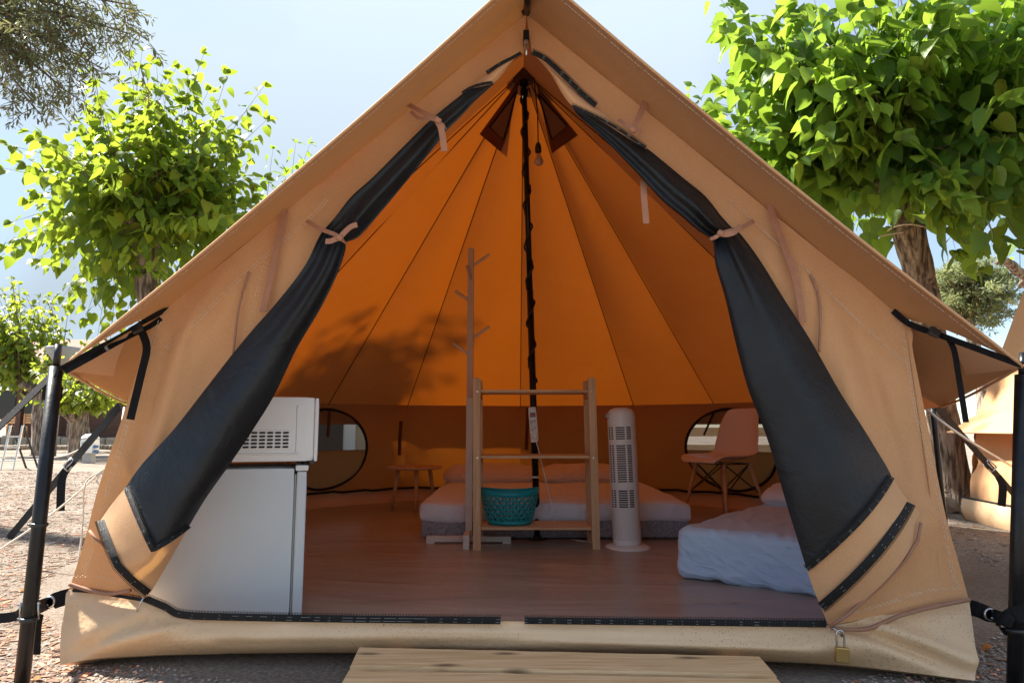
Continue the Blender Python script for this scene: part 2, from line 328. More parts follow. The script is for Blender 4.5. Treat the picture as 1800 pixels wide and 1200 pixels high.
M['dry_leaf'] = leafmat('dry_leaf', (0.24, 0.12, 0.035), (0.38, 0.21, 0.06), (0.4, 0.2, 0.05), 0.15, 0.8, 0.2)
M['bulb'] = simple('bulb', (0.62, 0.5, 0.44), rough=0.15)
M['blue_plastic'] = simple('blue_plastic', (0.05, 0.16, 0.32), rough=0.4)
M['grey_metal'] = simple('grey_metal', (0.30, 0.31, 0.31), (0.36, 0.37, 0.37), 0.5, 10)

# black mesh curtain cloth: fine weave, soft bluish sheen put into the base colour
m, t, out = newmat('mesh_cloth'); co = coords(t)
b = N(t, 'ShaderNodeBsdfPrincipled'); b.inputs['Roughness'].default_value = 0.5; b.inputs['Specular IOR Level'].default_value = 0.36
n = N(t, 'ShaderNodeTexNoise'); n.inputs['Scale'].default_value = 5; n.inputs['Detail'].default_value = 8; t.links.new(co, n.inputs['Vector'])
r = ramp(t, (0.005, 0.0062, 0.008), (0.014, 0.018, 0.022)); t.links.new(n.outputs['Fac'], r.inputs[0]); t.links.new(r.outputs[0], b.inputs['Base Color'])
vo = N(t, 'ShaderNodeTexVoronoi'); vo.inputs['Scale'].default_value = 210; t.links.new(co, vo.inputs['Vector'])
n2 = N(t, 'ShaderNodeTexNoise'); n2.inputs['Scale'].default_value = 11; n2.inputs['Detail'].default_value = 5; n2.inputs['Distortion'].default_value = 1.5; t.links.new(co, n2.inputs['Vector'])
ad = N(t, 'ShaderNodeMath', operation='MULTIPLY_ADD'); ad.inputs[1].default_value = 0.13; t.links.new(vo.outputs['Distance'], ad.inputs[0]); t.links.new(n2.outputs['Fac'], ad.inputs[2])
bp = N(t, 'ShaderNodeBump'); bp.inputs['Strength'].default_value = 0.45; bp.inputs['Distance'].default_value = 0.012; t.links.new(ad.outputs[0], bp.inputs['Height']); t.links.new(bp.outputs[0], b.inputs['Normal'])
t.links.new(b.outputs[0], out.inputs[0]); M['mesh_cloth'] = m
# brown groundsheet: glossy, creased
m, t, out = newmat('groundsheet'); co = coords(t, (0.6, 2.4, 1), rot=(0, 0, 0.25))
b = N(t, 'ShaderNodeBsdfPrincipled'); b.inputs['Specular IOR Level'].default_value = 0.5
n = N(t, 'ShaderNodeTexNoise'); n.inputs['Scale'].default_value = 2.0; n.inputs['Detail'].default_value = 7; n.inputs['Distortion'].default_value = 1.0; t.links.new(co, n.inputs['Vector'])
r = ramp(t, (0.38, 0.335, 0.275), (0.47, 0.42, 0.35)); t.links.new(n.outputs['Fac'], r.inputs[0]); t.links.new(r.outputs[0], b.inputs['Base Color'])
mr = N(t, 'ShaderNodeMapRange'); mr.inputs[3].default_value = 0.22; mr.inputs[4].default_value = 0.40; t.links.new(n.outputs['Fac'], mr.inputs[0]); t.links.new(mr.outputs[0], b.inputs['Roughness'])
bp = N(t, 'ShaderNodeBump'); bp.inputs['Strength'].default_value = 0.5; bp.inputs['Distance'].default_value = 0.03; t.links.new(n.outputs['Fac'], bp.inputs['Height']); t.links.new(bp.outputs[0], b.inputs['Normal'])
t.links.new(b.outputs[0], out.inputs[0]); M['groundsheet'] = m
# floral grey ticking on the double mattress
m, t, out = newmat('ticking'); co = coords(t)
b = N(t, 'ShaderNodeBsdfPrincipled'); b.inputs['Roughness'].default_value = 0.8
vo = N(t, 'ShaderNodeTexVoronoi', feature='SMOOTH_F1'); vo.inputs['Scale'].default_value = 28; nn = N(t, 'ShaderNodeTexNoise'); nn.inputs['Scale'].default_value = 20; nn.inputs['Distortion'].default_value = 2
t.links.new(co, nn.inputs['Vector']); t.links.new(nn.outputs['Color'], vo.inputs['Vector']); vo.inputs['Scale'].default_value = 9
r = ramp(t, (0.20, 0.22, 0.28), (0.36, 0.38, 0.44), 0.35, 0.5); t.links.new(vo.outputs['Distance'], r.inputs[0]); t.links.new(r.outputs[0], b.inputs['Base Color'])
t.links.new(b.outputs[0], out.inputs[0]); M['ticking'] = m
# ground: pale trodden gravel with bark litter
m, t, out = newmat('ground'); co = coords(t)
b = N(t, 'ShaderNodeBsdfPrincipled'); b.inputs['Roughness'].default_value = 0.95; b.inputs['Specular IOR Level'].default_value = 0.15
n = N(t, 'ShaderNodeTexNoise'); n.inputs['Scale'].default_value = 1.1; n.inputs['Detail'].default_value = 9; n.inputs['Roughness'].default_value = 0.65; t.links.new(co, n.inputs['Vector'])
r = ramp(t, (0.245, 0.195, 0.155), (0.38, 0.33, 0.28), 0.35, 0.66); t.links.new(n.outputs['Fac'], r.inputs[0])
n2 = N(t, 'ShaderNodeTexNoise'); n2.inputs['Scale'].default_value = 70; n2.inputs['Detail'].default_value = 5; n2.inputs['Roughness'].default_value = 0.7; t.links.new(co, n2.inputs['Vector'])
r2 = ramp(t, (0.55, 0.52, 0.5), (1.25, 1.25, 1.25), 0.35, 0.7); t.links.new(n2.outputs['Fac'], r2.inputs[0])
mm = N(t, 'ShaderNodeMix', data_type='RGBA', blend_type='MULTIPLY'); mm.inputs[0].default_value = 1; t.links.new(r.outputs[0], mm.inputs[6]); t.links.new(r2.outputs[0], mm.inputs[7]); t.links.new(mm.outputs[2], b.inputs['Base Color'])
bp = N(t, 'ShaderNodeBump'); bp.inputs['Strength'].default_value = 0.9; bp.inputs['Distance'].default_value = 0.02; t.links.new(n2.outputs['Fac'], bp.inputs['Height']); t.links.new(bp.outputs[0], b.inputs['Normal'])
t.links.new(b.outputs[0], out.inputs[0]); M['ground'] = m

# ------------------------------------------------------------------ ground
g = MB(); g.add([(-600, -300, 0), (600, -300, 0), (600, 900, 0), (-600, 900, 0)], [(0, 1, 2, 3)])
g.build('ground', M['ground'], kind='structure')

# ================================================================== the tent
tent = thing('bell_tent', 'big tan canvas bell tent with open front door and orange lit inside', 'tent', (0.08, 4.3, 0))
A = V((0.075, 4.3, 3.07))                                   # top of the centre pole
F0 = FP(925, 25); FL = FP(290, 545); FR = FP(1590, 560)
PK = D(932, -60, 1.93); CL = D(108, 646, 1.97); CRR = D(1797, 642, 1.90)
TC = V((0.08, 4.3, 0))
def ring(a, r=2.32): a = math.radians(a); return V((TC.x + r * math.sin(a), TC.y + r * math.cos(a), 0.9))
S1L, S2L = V((-1.75, 3.6, 0.93)), V((-2.1, 4.9, 0.90)); S1R, S2R = V((2.0, 3.55, 0.93)), V((2.5, 4.9, 0.90))
EAVE = [S2L, ring(-46), ring(-27), ring(0), ring(27), ring(46), S2R]
def out2(p, k=0.22, z=0.80):
    d = V((p.x - TC.x, p.y - TC.y, 0)).normalized(); q = p + d * k; q.z = z; return q
def cloth_quad(mb, a, b, c, d, nu, nv, sag=0.0, wr=0.006, seed=0.0, sd=V((0, 0, -1)), ws=1.6, ridge=0.0):
    """a-b is the first row, d-c the last"""
    def fn(i, j):
        p = (a.lerp(b, j)).lerp(d.lerp(c, j), i)
        e = math.sin(math.pi * i) * math.sin(math.pi * j)
        e2 = min(1, 6 * i, 6 * j, 6 * (1 - i), 6 * (1 - j))
        return p + sd * (sag * e) + sd * (wr * e2 * nz(p, ws, seed))
    mb.grid(fn, nu, nv)
inn = lambda p: (V((TC.x, TC.y, 0.6)) - p).normalized()
k = 0
for i in range(len(EAVE) - 1):                             # back cone
    mb = MB(); a, b = EAVE[i], EAVE[i + 1]
    cloth_quad(mb, A, A, b, a, 26, 10, 0.05, 0.02, i * 3.1, inn((a + b) / 2 + V((0, 0, 1))))
    cloth_quad(mb, a, b, out2(b), out2(a), 3, 8, 0.0, 0.01, i)
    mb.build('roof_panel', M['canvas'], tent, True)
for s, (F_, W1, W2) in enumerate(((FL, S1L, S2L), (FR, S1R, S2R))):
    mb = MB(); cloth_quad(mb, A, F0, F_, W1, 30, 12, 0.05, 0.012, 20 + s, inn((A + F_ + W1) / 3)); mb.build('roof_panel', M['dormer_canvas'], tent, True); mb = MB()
    cloth_quad(mb, W1, F_, (CL, CRR)[s], out2(W1, 0.19), 4, 8, 0.012, 0.01, 31 + s); mb.build('eave_valance', M['shaded_fly_canvas'], tent, True)
    mb = MB(); cloth_quad(mb, A, A, W2, W1, 26, 10, 0.05, 0.012, 23 + s, inn((W1 + W2) / 2 + V((0, 0, 1))))
    cloth_quad(mb, W1, W2, out2(W2), out2(W1, 0.19), 3, 8, 0, 0.01, 5); mb.build('roof_panel', M['canvas'], tent, True)
    C_ = (CL, CRR)[s]
    edge = [PK.lerp(C_, i / 40) for i in range(41)]
    for i, p in enumerate(edge):
        t = i / 40; edge[i] = p + V((0, 0, -0.022 * math.sin(math.pi * t))) + V((0, 1, 0.2)) * 0.006 * nz(p, 3, 7)
    inner = [F0.lerp(F_, i / 40) for i in range(41)]
    mb = MB()
    def ov(i, j):
        a = i * 40; q = min(int(a), 39); f = a - q
        p = inner[q].lerp(inner[q + 1], f).lerp(edge[q].lerp(edge[q + 1], f), j)
        w_ = math.sin(math.pi * j)
        fold = 0.010 * math.sin(9 * j + 2.5 * i) * (1 - i) ** 1.5 * (1.0 if s == 0 else 0.35)
        return p + V((0, 0.3, 1)) * (0.018 * w_ + fold * w_ + 0.006 * w_ * nz(p, 4, s + 2))
    mb.grid(ov, 60, 12); mb.build('roof_overhang', M['shaded_fly_canvas'], tent, True)
    mb = MB(); mb.tube(edge, 0.0042, 6); mb.build('hem', M['band'], tent, True)
    mb = MB(); e2 = [p.lerp(q, 0.10) + V((0, 0.0, -0.004)) for p, q in zip(edge, inner)]; mb.stitch(e2, (0, -0.001, -0.003), r=0.0008); mb.build('stitching', M['thread'], tent, kind='stuff')
    # reinforced corner patch under the eave, and the side hem
    mb = MB(); q = out2(W1, 0.19)
    mb.tube([C_.lerp(q, i / 12) + V((0, 0, -0.012 * math.sin(math.pi * i / 12))) for i in range(13)], 0.005, 6); mb.build('hem', M['band'], tent, True)
    mb = MB(); a, b = C_.lerp(F_, 0.62), C_.lerp(W1, 0.30); o_ = V((0, 0, -0.008))
    arc = [a + o_, (a * 0.42 + b * 0.42 + C_ * 0.16) + o_ + V((0.02 * (1 if s == 0 else -1), 0.0, 0)), b + o_]
    arc = crom(arc, 14)
    mb.add([C_ + o_] + arc, [(0, i + 1, i + 2) for i in range(14)])
    mb.build('corner_patch', M['band'], tent, True)
    mb = MB(); mb.stitch(arc, (0, 0, -0.003), r=0.001); mb.build('stitching', M['thread'], tent, kind='stuff')
# seams along the roof, seen from inside as dark lines
SE = [S1L] + EAVE + [S1R]
for i, p in enumerate(SE):
    d = inn(p.lerp(A, 0.5)); q = A.lerp(p, 0.04)
    mb = MB(); mb.tube([q.lerp(p, j / 24) + d * (0.014 + (0.0 if 0 < j < 24 else 0)) for j in range(25)], 0.0036, 5); mb.build('seam', M['seam'], tent, True)
# apex cap
mb = MB(); mb.lathe([(0.15, -0.09), (0.09, -0.01), (0.03, 0.12), (0.0, 0.13)], 20, A + V((0, 0, 0.01))); mb.build('apex_cap', M['brown_canvas'], tent, True)

# ---- walls: one curve of plan points, z 0.13 to the eave
PATHW = [FL] + [S1L] + EAVE + [S1R] + [FR]
def wpoint(a, b, s, z):
    p = a.lerp(b, s); zt = p.z; d = V((p.x - TC.x, p.y - TC.y, 0)).normalized()
    h = 1 - z / max(zt, 0.1); q = V((p.x, p.y, z)) + d * (0.07 * h)
    fold = 0.010 * nz((q.x * 4, q.y * 4, q.z * 0.8), 1.3, 9) * math.sin(math.pi * min(1, max(0, z / zt)))
    return q + d * fold
ZB = 0.14
for i in range(len(PATHW) - 1):
    a, b = PATHW[i], PATHW[i + 1]
    if i in (2, 3, 6, 7): continue
    if i == 0: a = FP(122, 1032).lerp(FL, 1) 
    mb = MB(); mb.grid(lambda u, v: wpoint(a, b, u, ZB + (a.lerp(b, u).z - ZB) * v), 14, 10); mb.build('wall_panel', M['shaded_wall_canvas'], tent, True)
    # piece index 0 and last run back from the front corners
def window_wall(pts, sc_, zc, rs, rzz, name='window'):
    """a wall of two facets with an oval opening; pts = three eave points"""
    L1 = (pts[1] - pts[0]).length; L2 = (pts[2] - pts[1]).length; L = L1 + L2
    def mapw(s, z, off=0.0):
        s = min(max(s, 0), L)
        # ease the corner so the cloth runs round it
        e = 0.25
        if s < L1: p = wpoint(pts[0], pts[1], s / L1, z)
        else: p = wpoint(pts[1], pts[2], (s - L1) / L2, z)
        return p + inn(p).xy.to_3d() * off
    n = 48; mb = MB(); rows = []
    zt = pts[1].z
    for k_ in range(n):
        a = 2 * math.pi * k_ / n; c_, s_ = math.cos(a), math.sin(a)
        e = (sc_ + rs * c_, zc + rzz * s_)
        tx = ((L - sc_) / c_ if c_ > 0 else -sc_ / c_) if abs(c_) > 1e-6 else 1e9
        tz = ((zt - zc) / s_ if s_ > 0 else (ZB - zc) / s_) if abs(s_) > 1e-6 else 1e9
        tt = min(tx, tz); o_ = (sc_ + tt * c_, zc + tt * s_); rows.append((e, o_))
    vs = []; m_ = 8
    for e, o_ in rows:
        for j in range(m_ + 1): t_ = j / m_; vs.append(mapw(e[0] + (o_[0] - e[0]) * t_, e[1] + (o_[1] - e[1]) * t_))
    fs = [(i * (m_ + 1) + j, ((i + 1) % n) * (m_ + 1) + j, ((i + 1) % n) * (m_ + 1) + j + 1, i * (m_ + 1) + j + 1) for i in range(n) for j in range(m_)]
    for s_, z_ in ((0, ZB), (0, zt), (L, ZB), (L, zt)):        # the four corners
        kk = min(range(n), key=lambda q: (rows[q][1][0] - s_) ** 2 + (rows[q][1][1] - z_) ** 2)
        for dk in (-1, 1):
            k2 = (kk + dk) % n; b_ = len(vs); vs += [mapw(*rows[kk][1]), mapw(s_, z_), mapw(*rows[k2][1])]; fs.append((b_, b_ + 1, b_ + 2))
    mb.add(vs, fs); mb.build('wall_panel', M['shaded_wall_canvas'], tent, True)
    mb = MB(); mb.tube([mapw(e[0], e[1], 0.012) for e, o_ in rows] + [mapw(*rows[0][0], 0.012)], 0.0125, 6, False); win = mb.build(name, M['zip'], tent, True)
    def cap(z0, z1, off, mat_, nm, nn_=14):
        mb = MB()
        def f(i, j):
            z = z0 + (z1 - z0) * i; q = max(0.0, 1 - ((z - zc) / rzz) ** 2); h = rs * math.sqrt(q)
            return mapw(sc_ - h + 2 * h * j, z, off + 0.012 * math.sin(7 * j + 3 * i) * math.sin(math.pi * i))
        mb.grid(f, nn_, 16); mb.build(nm, mat_, win, True)
    cap(zc - 0.02, zc + rzz * 0.999, -0.004, M['net'], 'window_net')
    cap(zc - rzz * 0.999, zc - 0.01, 0.012, M['flap'], 'window_flap')
    cap(zc + rzz * 0.62, zc + rzz * 0.999, 0.010, M['flap'], 'window_flap')
    mb = MB(); mb.ribbon([mapw(sc_ + 0.03, zc + rzz - 0.69 * rzz * j / 6, 0.02) for j in range(7)], 0.03, inn(mapw(sc_, zc)).xy.to_3d()); mb.build('window_tie', M['brown_canvas'], win)
    mb = MB(); mb.ribbon([mapw(sc_ - rs * 0.35 - 0.1 * j / 4, zc + rzz * (0.9 - 0.55 * j / 4), 0.02) for j in range(5)], 0.02, inn(mapw(sc_, zc)).xy.to_3d()); mb.build('window_tie', M['zip'], win)
window_wall([S2L, ring(-46), ring(-27)], (S2L - ring(-46)).length - 0.02, 0.51, 0.40, 0.34)
window_wall([ring(27), ring(46), S2R], (ring(46) - ring(27)).length + 0.14, 0.51, 0.42, 0.34)
# bathtub skirt, its black zip and the groundsheet
def base_pt(p, z, k_): d = V((p.x - TC.x, p.y - TC.y, 0)).normalized(); return V((p.x, p.y, z)) + d * k_
BP = [base_pt(p, 0, 0) for p in PATHW]; BP[0] = G(118, 1160) + V((0.09, 0.08, 0)); BP[-1] = G(1706, 1185) + V((-0.09, 0.08, 0))
mb = MB()
for a, b in zip(BP[:-1], BP[1:]):
    mb.grid(lambda u, v: base_pt(a.lerp(b, u), 0.004 + (ZB + 0.004) * v, 0.055 + 0.02 * math.sin(2.6 * v) + 0.006 * nz(a.lerp(b, u) * 3, 1.5, 3)), 12, 5)
mb.build('skirt', M['pvc'], tent, True)
mb = MB(); pts = []
for a, b in zip(BP[:-1], BP[1:]): pts += [base_pt(a.lerp(b, j / 8), ZB + 0.006 * math.sin(j * 2.1), 0.055) for j in range(8)]
mb.tube(pts[4:-3], 0.011, 6); mb.build('zip', M['zip'], tent, True)
mb = MB(); mid = V((0.08, 4.2, 0.014)); n_ = 16; ol = []
fl = [base_pt(p, 0.014, 0.05) for p in BP[1:-1]]; fl = [V((-1.27, 2.36, 0.014))] + fl + [V((1.27, 2.30, 0.014))]
for a, b in zip(fl, fl[1:] + fl[:1]): ol += [a.lerp(b, j / 6) for j in range(6)]
vs = [mid]; fs = []; q = len(ol)
for j in range(1, n_ + 1):
    for p in ol:
        x = mid.lerp(p, j / n_); vs.append(x + V((0, 0, 0.006 + 0.008 * nz((x.x * 0.7, x.y * 2.2, 0), 2.0, 4))))
for i in range(q): fs.append((0, 1 + i, 1 + (i + 1) % q))
for j in range(n_ - 1):
    for i in range(q): a = 1 + j * q; fs.append((a + i, a + q + i, a + q + (i + 1) % q, a + (i + 1) % q))
mb.add(vs, fs); mb.build('groundsheet', M['groundsheet'], tent, True)

# ---- front walls either side of the door
def px_rows(rows): return [tuple(V((p[0], p[1], 0)) for p in r_) for r_ in rows]
def wall_front(rows, seed, folds):
    rows = px_rows(rows); n = 48
    a = crom([r_[0] for r_ in rows], n); b = crom([r_[1] for r_ in rows], n); mb = MB()
    def f(i, j):
        q = int(round(i * n)); p = a[q].lerp(b[q], j)
        o_ = 0.022 * nz((p.x / 90, p.y / 330, 0), 1.0, seed) + 0.006 * nz((p.x / 35, p.y / 80, 0), 1.0, seed + 4)
        for (x0, y0, x1, y1, wd, am) in folds:
            A_, B_, P_ = V((x0, y0)), V((x1, y1)), V((p.x, p.y)); t_ = max(0, min(1, (P_ - A_).dot(B_ - A_) / (B_ - A_).length_squared))
            dd = (P_ - A_.lerp(B_, t_)).length; o_ += 1.6 * am * math.exp(-(dd / wd) ** 2) * math.sin(math.pi * min(1, 0.12 + t_ * 0.8))
        return FP(p.x, p.y, o_ * min(1, 4 * (1 - i) + 0.3))
    mb.grid(f, n, 26); return mb.build('front_wall', M['front_canvas'], tent, True)
wall_front([((925, 25), (920, 92)), ((800, 127), (830, 165)), ((640, 258), (715, 275)), ((500, 373), (597, 402)), ((400, 455), (520, 535)), ((290, 545), (440, 650)),
            ((262, 585), (420, 690)), ((222, 713), (360, 800)), ((175, 850), (310, 890)), ((150, 945), (270, 960)), ((122, 1034), (252, 1052))], 1.0,
           [(330, 560, 240, 900, 16, 0.014), (300, 600, 200, 960, 12, -0.010), (430, 520, 330, 720, 18, -0.012), (370, 500, 300, 640, 10, 0.008), (130, 1010, 250, 1035, 12, 0.012)])
wall_front([((925, 25), (935, 92)), ((1050, 126), (1030, 190)), ((1200, 247), (1150, 310)), ((1348, 367), (1270, 415)), ((1450, 449), (1340, 530)), ((1590, 562), (1400, 640)),
            ((1605, 620), (1430, 720)), ((1630, 745), (1470, 820)), ((1661, 900), (1500, 900)), ((1683, 980), (1490, 1000)), ((1703, 1054), (1462, 1098))], 5.0,
           [(1360, 450, 1345, 480, 14, 0.016), (1440, 480, 1560, 900, 20, 0.012), (1480, 520, 1600, 860, 14, -0.012), (1650, 900, 1560, 1000, 25, 0.012), (1480, 1085, 1680, 1045, 14, 0.016)])
def poly_fp(pts, n, off): return [FP(p.x, p.y, off) for p in crom([V((x, y, 0)) for x, y in pts], n)]
mb = MB()
for pts, o_ in (([(575, 350), (540, 388), (487, 432), (400, 510), (350, 560), (267, 633)], 0.016), ([(281, 564), (252, 650), (227, 733), (201, 821), (192, 850), (181, 894), (160, 967), (146, 1010)], 0.018),
           ([(467, 461), (450, 525), (442, 577)], 0.018), ([(131, 1013), (175, 1013), (219, 1028)], 0.024),
           ([(1281, 350), (1368, 429), (1421, 478), (1500, 555), (1595, 641)], 0.016), ([(1582, 566), (1597, 641), (1610, 727), (1633, 805), (1655, 900), (1677, 1017), (1687, 1030)], 0.018),
           ([(1392, 452), (1409, 487), (1415, 513), (1414, 577)], 0.018), ([(1687, 1033), (1633, 1037), (1567, 1057), (1500, 1077)], 0.028), ([(918, 30), (919, 75)], 0.012), ([(933, 30), (934, 75)], 0.012)):
    for dx in ((-2.2, 2.2) if len(pts) > 2 else (-2, 2)):
        mb.stitch(poly_fp([(x + dx, y + dx * 0.5) for x, y in pts], 30, o_), (0, 0, 0), r=0.0010)
mb.build('stitching', M['thread'], tent, kind='stuff')
for pts, o_, r_ in (([(438, 478), (420, 540), (410, 621)], 0.017, 0.004), ([(1425, 483), (1441, 531), (1440, 618)], 0.017, 0.004),
                    ([(122, 1026), (150, 1035), (190, 1043), (230, 1037)], 0.022, 0.006), ([(1705, 1053), (1640, 1066), (1583, 1081), (1530, 1103), (1493, 1106), (1460, 1102)], 0.030, 0.006)):
    mb = MB(); mb.tube(poly_fp(pts, 24, o_), r_, 6); mb.build('piping', M['piping'], tent, True)
# ---- door sill
tp = [(118, 1034), (165, 1042), (255, 1053), (290, 1066), (322, 1080), (420, 1085), (600, 1088), (900, 1091), (1200, 1096), (1450, 1099), (1560, 1075), (1703, 1052)]
bt = [(105, 1168), (160, 1158), (250, 1152), (300, 1150), (350, 1149), (430, 1147), (620, 1146), (900, 1150), (1200, 1156), (1450, 1166), (1590, 1180), (1716, 1196)]
n = 90; tp3 = crom([V((*p, 0)) for p in tp], n); bt3 = crom([V((*p, 0)) for p in bt], n); mb = MB()
def sillf(i, j):
    q = int(round(i * n)); a = FP(tp3[q].x, tp3[q].y, 0.0); b = G(bt3[q].x, bt3[q].y, 0.03); p = a.lerp(b, j)
    x_, y_ = tp3[q].lerp(bt3[q], j).x, tp3[q].lerp(bt3[q], j).y
    ce = min(1.0, max(0.0, (i - 0.02) / 0.14)) * min(1.0, max(0.0, (0.98 - i) / 0.20)); o_ = (0.008 + 0.042 * ce * ce * (3 - 2 * ce)) * math.sin(math.pi * j ** 1.5) + 0.006 * nz((x_ / 60, y_ / 40, 0), 1, 2)
    for (x0, y0, x1, y1, wd, am) in ((260, 1090, 120, 1160, 9, -0.014), (330, 1095, 140, 1160, 12, 0.012), (1500, 1105, 1700, 1185, 10, -0.02), (1540, 1100, 1700, 1165, 14, 0.02), (400, 1130, 900, 1128, 7, -0.006), (1000, 1125, 1400, 1140, 6, 0.006), (700, 1105, 1100, 1110, 5, 0.004), (1460, 1110, 1640, 1175, 14, 0.010)):
        A_, B_, P_ = V((x0, y0)), V((x1, y1)), V((x_, y_)); t_ = max(0, min(1, (P_ - A_).dot(B_ - A_) / (B_ - A_).length_squared))
        o_ += 1.6 * am * math.exp(-((P_ - A_.lerp(B_, t_)).length / wd) ** 2) * math.sin(math.pi * j) ** 0.5
    return p + V((0, -1, 0.25)) * o_
mb.grid(sillf, n, 16)
mb.grid(lambda i, j: G(bt3[int(round(i * n))].x, bt3[int(round(i * n))].y, 0.03) + V((0, 0.09, -0.03)) * j, n, 2)
# inner face of the sill, running down to the groundsheet
mb.grid(lambda i, j: FP(tp3[int(round(i * n))].x, tp3[int(round(i * n))].y, 0.0).lerp(G(bt3[int(round(i * n))].x, bt3[int(round(i * n))].y, 0.002) + V((0, 0.16, 0.01)), j) + V((0, 0.004, 0)), n, 3)
mb.build('door_sill', M['pvc'], tent, True)
def zip_strip(pts, off, wpx, nm='zip', parent=tent, teeth=1, sten=True, n=60, Pf=FP, offf=None):
    """black zip tape with two white stitch rows and teeth along one edge"""
    p2 = crom([V((x, y, 0)) for x, y in pts], n); of_ = [offf(i / n) if offf else off for i in range(n + 1)]; c3 = [Pf(p.x, p.y, of_[i]) for i, p in enumerate(p2)]; up3 = []
    for i, p in enumerate(p2):
        d = (p2[min(i + 1, n)] - p2[max(i - 1, 0)]).normalized(); nn = V((d.y, -d.x, 0))
        up3.append((Pf(p.x + nn.x, p.y + nn.y, of_[i]) - c3[i]))
    wd = wpx * up3[0].length; mb = MB(); h = wpx / 2
    mb.add([c3[i] + up3[i] * (a * h) + V((0, -b, 0)) for i in range(n + 1) for a, b in ((-1, 0), (-0.2, 0.003), (1, 0))], [(i * 3 + j, i * 3 + 3 + j, i * 3 + 4 + j, i * 3 + 1 + j) for i in range(n) for j in range(2)])
    z = mb.build(nm, M['zip'], parent, True)
    mb = MB(); st = 0.0045; L = 0.0
    for i in range(n):
        a, b = c3[i] + up3[i] * (teeth * h), c3[i + 1] + up3[i + 1] * (teeth * h); le = (b - a).length; t_ = -L % st
        while t_ < le:
            p = a.lerp(b, t_ / le); u = up3[i].normalized() * teeth; mb.tube([p, p + u * 0.006], 0.0012, 3, False); t_ += st
        L += le
    mb.build('zip_teeth', M['zip'], z, kind='stuff')
    if sten:
        mb = MB()
        for a in (-0.55, 0.25): mb.stitch([c3[i] + up3[i] * (a * h) for i in range(n + 1)], (0, -0.0035, 0.001), ln=0.04, gap=0.001, r=0.0007)
        mb.build('stitching', M['white_thread'], z, kind='stuff')
    return z
zip_strip([(250, 1049), (290, 1066), (322, 1080), (420, 1084), (600, 1087), (880, 1090)], 0.014, 13)
zip_strip([(922, 1090), (1200, 1093), (1452, 1096)], 0.014, 12)
zip_strip([(128, 1037), (165, 1040), (252, 1054)], 0.020, 6, sten=False)

# ---- mesh door curtains, gathered and tied back
def quad3(a, m_, b, t):   # through three points
    return a * ((1 - 2 * t) * (1 - t)) + m_ * (4 * t * (1 - t)) + b * (t * (2 * t - 1))
def cpx(a, m_, b, j, k_):
    p = quad3(a, m_, b, j); q = a.lerp(m_, j * 2) if j < 0.5 else m_.lerp(b, j * 2 - 1); return p.lerp(q, k_)
def row_zip(a, m_, b, k_, offf, w_, par, teeth, n=40):
    a, m_, b = V((*a, 0)), V((*m_, 0)), V((*b, 0)); pts = [cpx(a, m_, b, j / n, k_).xy for j in range(n + 1)]
    zip_strip([tuple(p) for p in pts], 0, w_, parent=par, teeth=teeth, n=n, offf=offf)
def curtain(rows, nrow, ncol, offf, mat_, name, parent, sharp=0.0):
    rr = [(V((*r_[0], 0)), V((*(r_[2] if len(r_) > 2 else ((r_[0][0] + r_[1][0]) / 2, (r_[0][1] + r_[1][1]) / 2)), 0)), V((*r_[1], 0))) for r_ in rows]
    a, m_, b = (crom([r_[k_] for r_ in rr], nrow) for k_ in range(3)); mb = MB()
    def f(i, j):
        q = int(round(i * nrow)); return FP(*cpx(a[q], m_[q], b[q], j, sharp * max(0, (i - 0.8) / 0.2) if nrow > 40 else sharp).xy, offf(i, j))
    mb.grid(f, nrow, ncol); return mb.build(name, mat_, parent, True)
TIE_L = 9 / 18
def offL(i, j):
    pin = 1 - 0.75 * math.exp(-((i - 0.52) / 0.07) ** 2) - 0.5 * math.exp(-((i - 0.19) / 0.05) ** 2)
    sp = min(1, i * 3); w_ = 0.25 + 0.75 * min(1, max(0, (i - 0.5) * 2.4)) if i > 0.5 else 0.45
    fo = 0.010 * math.sin(2 * math.pi * (1.6 * j + 0.3)) * (1 - 0.85 * max(0, (i - 0.58) / 0.42) ** 0.6) + 0.0045 * math.sin(2 * math.pi * (3.6 * j + 0.1 + 0.4 * i)) * math.exp(-((i - 0.56) / 0.14) ** 2)
    return 0.035 + sp * pin * (0.11 * w_ * math.sin(math.pi * (j * 0.86 + 0.10)) ** 0.8) + fo * sp + 0.004 * nz((i * 9, j * 4, 0), 1, 1)
rowsL = [((866, 146), (868, 148)), ((832, 152), (835, 178)), ((807, 170), (810, 205)), ((767, 202), (787, 228)), ((735, 232), (770, 250)), ((700, 267), (735, 294)), ((655, 312), (702, 334)), ((618, 345), (672, 370)),
         ((592, 378), (632, 415)), ((573, 400), (609, 426)), ((560, 418), (607, 440)), ((534, 470), (592, 484)), ((487, 531), (563, 543)), ((441, 583), (522, 612)), ((400, 633), (484, 691)), ((352, 695), (448, 750)),
         ((304, 756), (403, 817), (362, 800)), ((250, 815), (362, 875), (312, 885)), ((221, 856), (333, 923), (268, 966))]
curL = curtain(rowsL, 96, 30, offL, M['mesh_cloth'], 'door_curtain', tent, 0.85)
curtain([((221, 856), (333, 923), (268, 966)), ((197, 885), (300, 982), (246, 990)), ((176, 915), (264, 1042), (205, 993))], 12, 24, lambda i, j: offL(1, j) + 0.002 - 0.03 * i, M['band'], 'canvas_band', curL, 0.7)
curtain([((178, 911), (262, 1046), (207, 996)), ((163, 928), (252, 1052), (192, 975))], 6, 16, lambda i, j: 0.05 - 0.02 * i, M['band'], 'canvas_band', curL)
def FPo(f): return lambda u, v, o: FP(u, v, f(u, v, o))
row_zip((177, 914), (207, 993), (262, 1042), 0.5, lambda t: offL(1, t) - 0.016, 14, curL, -1)
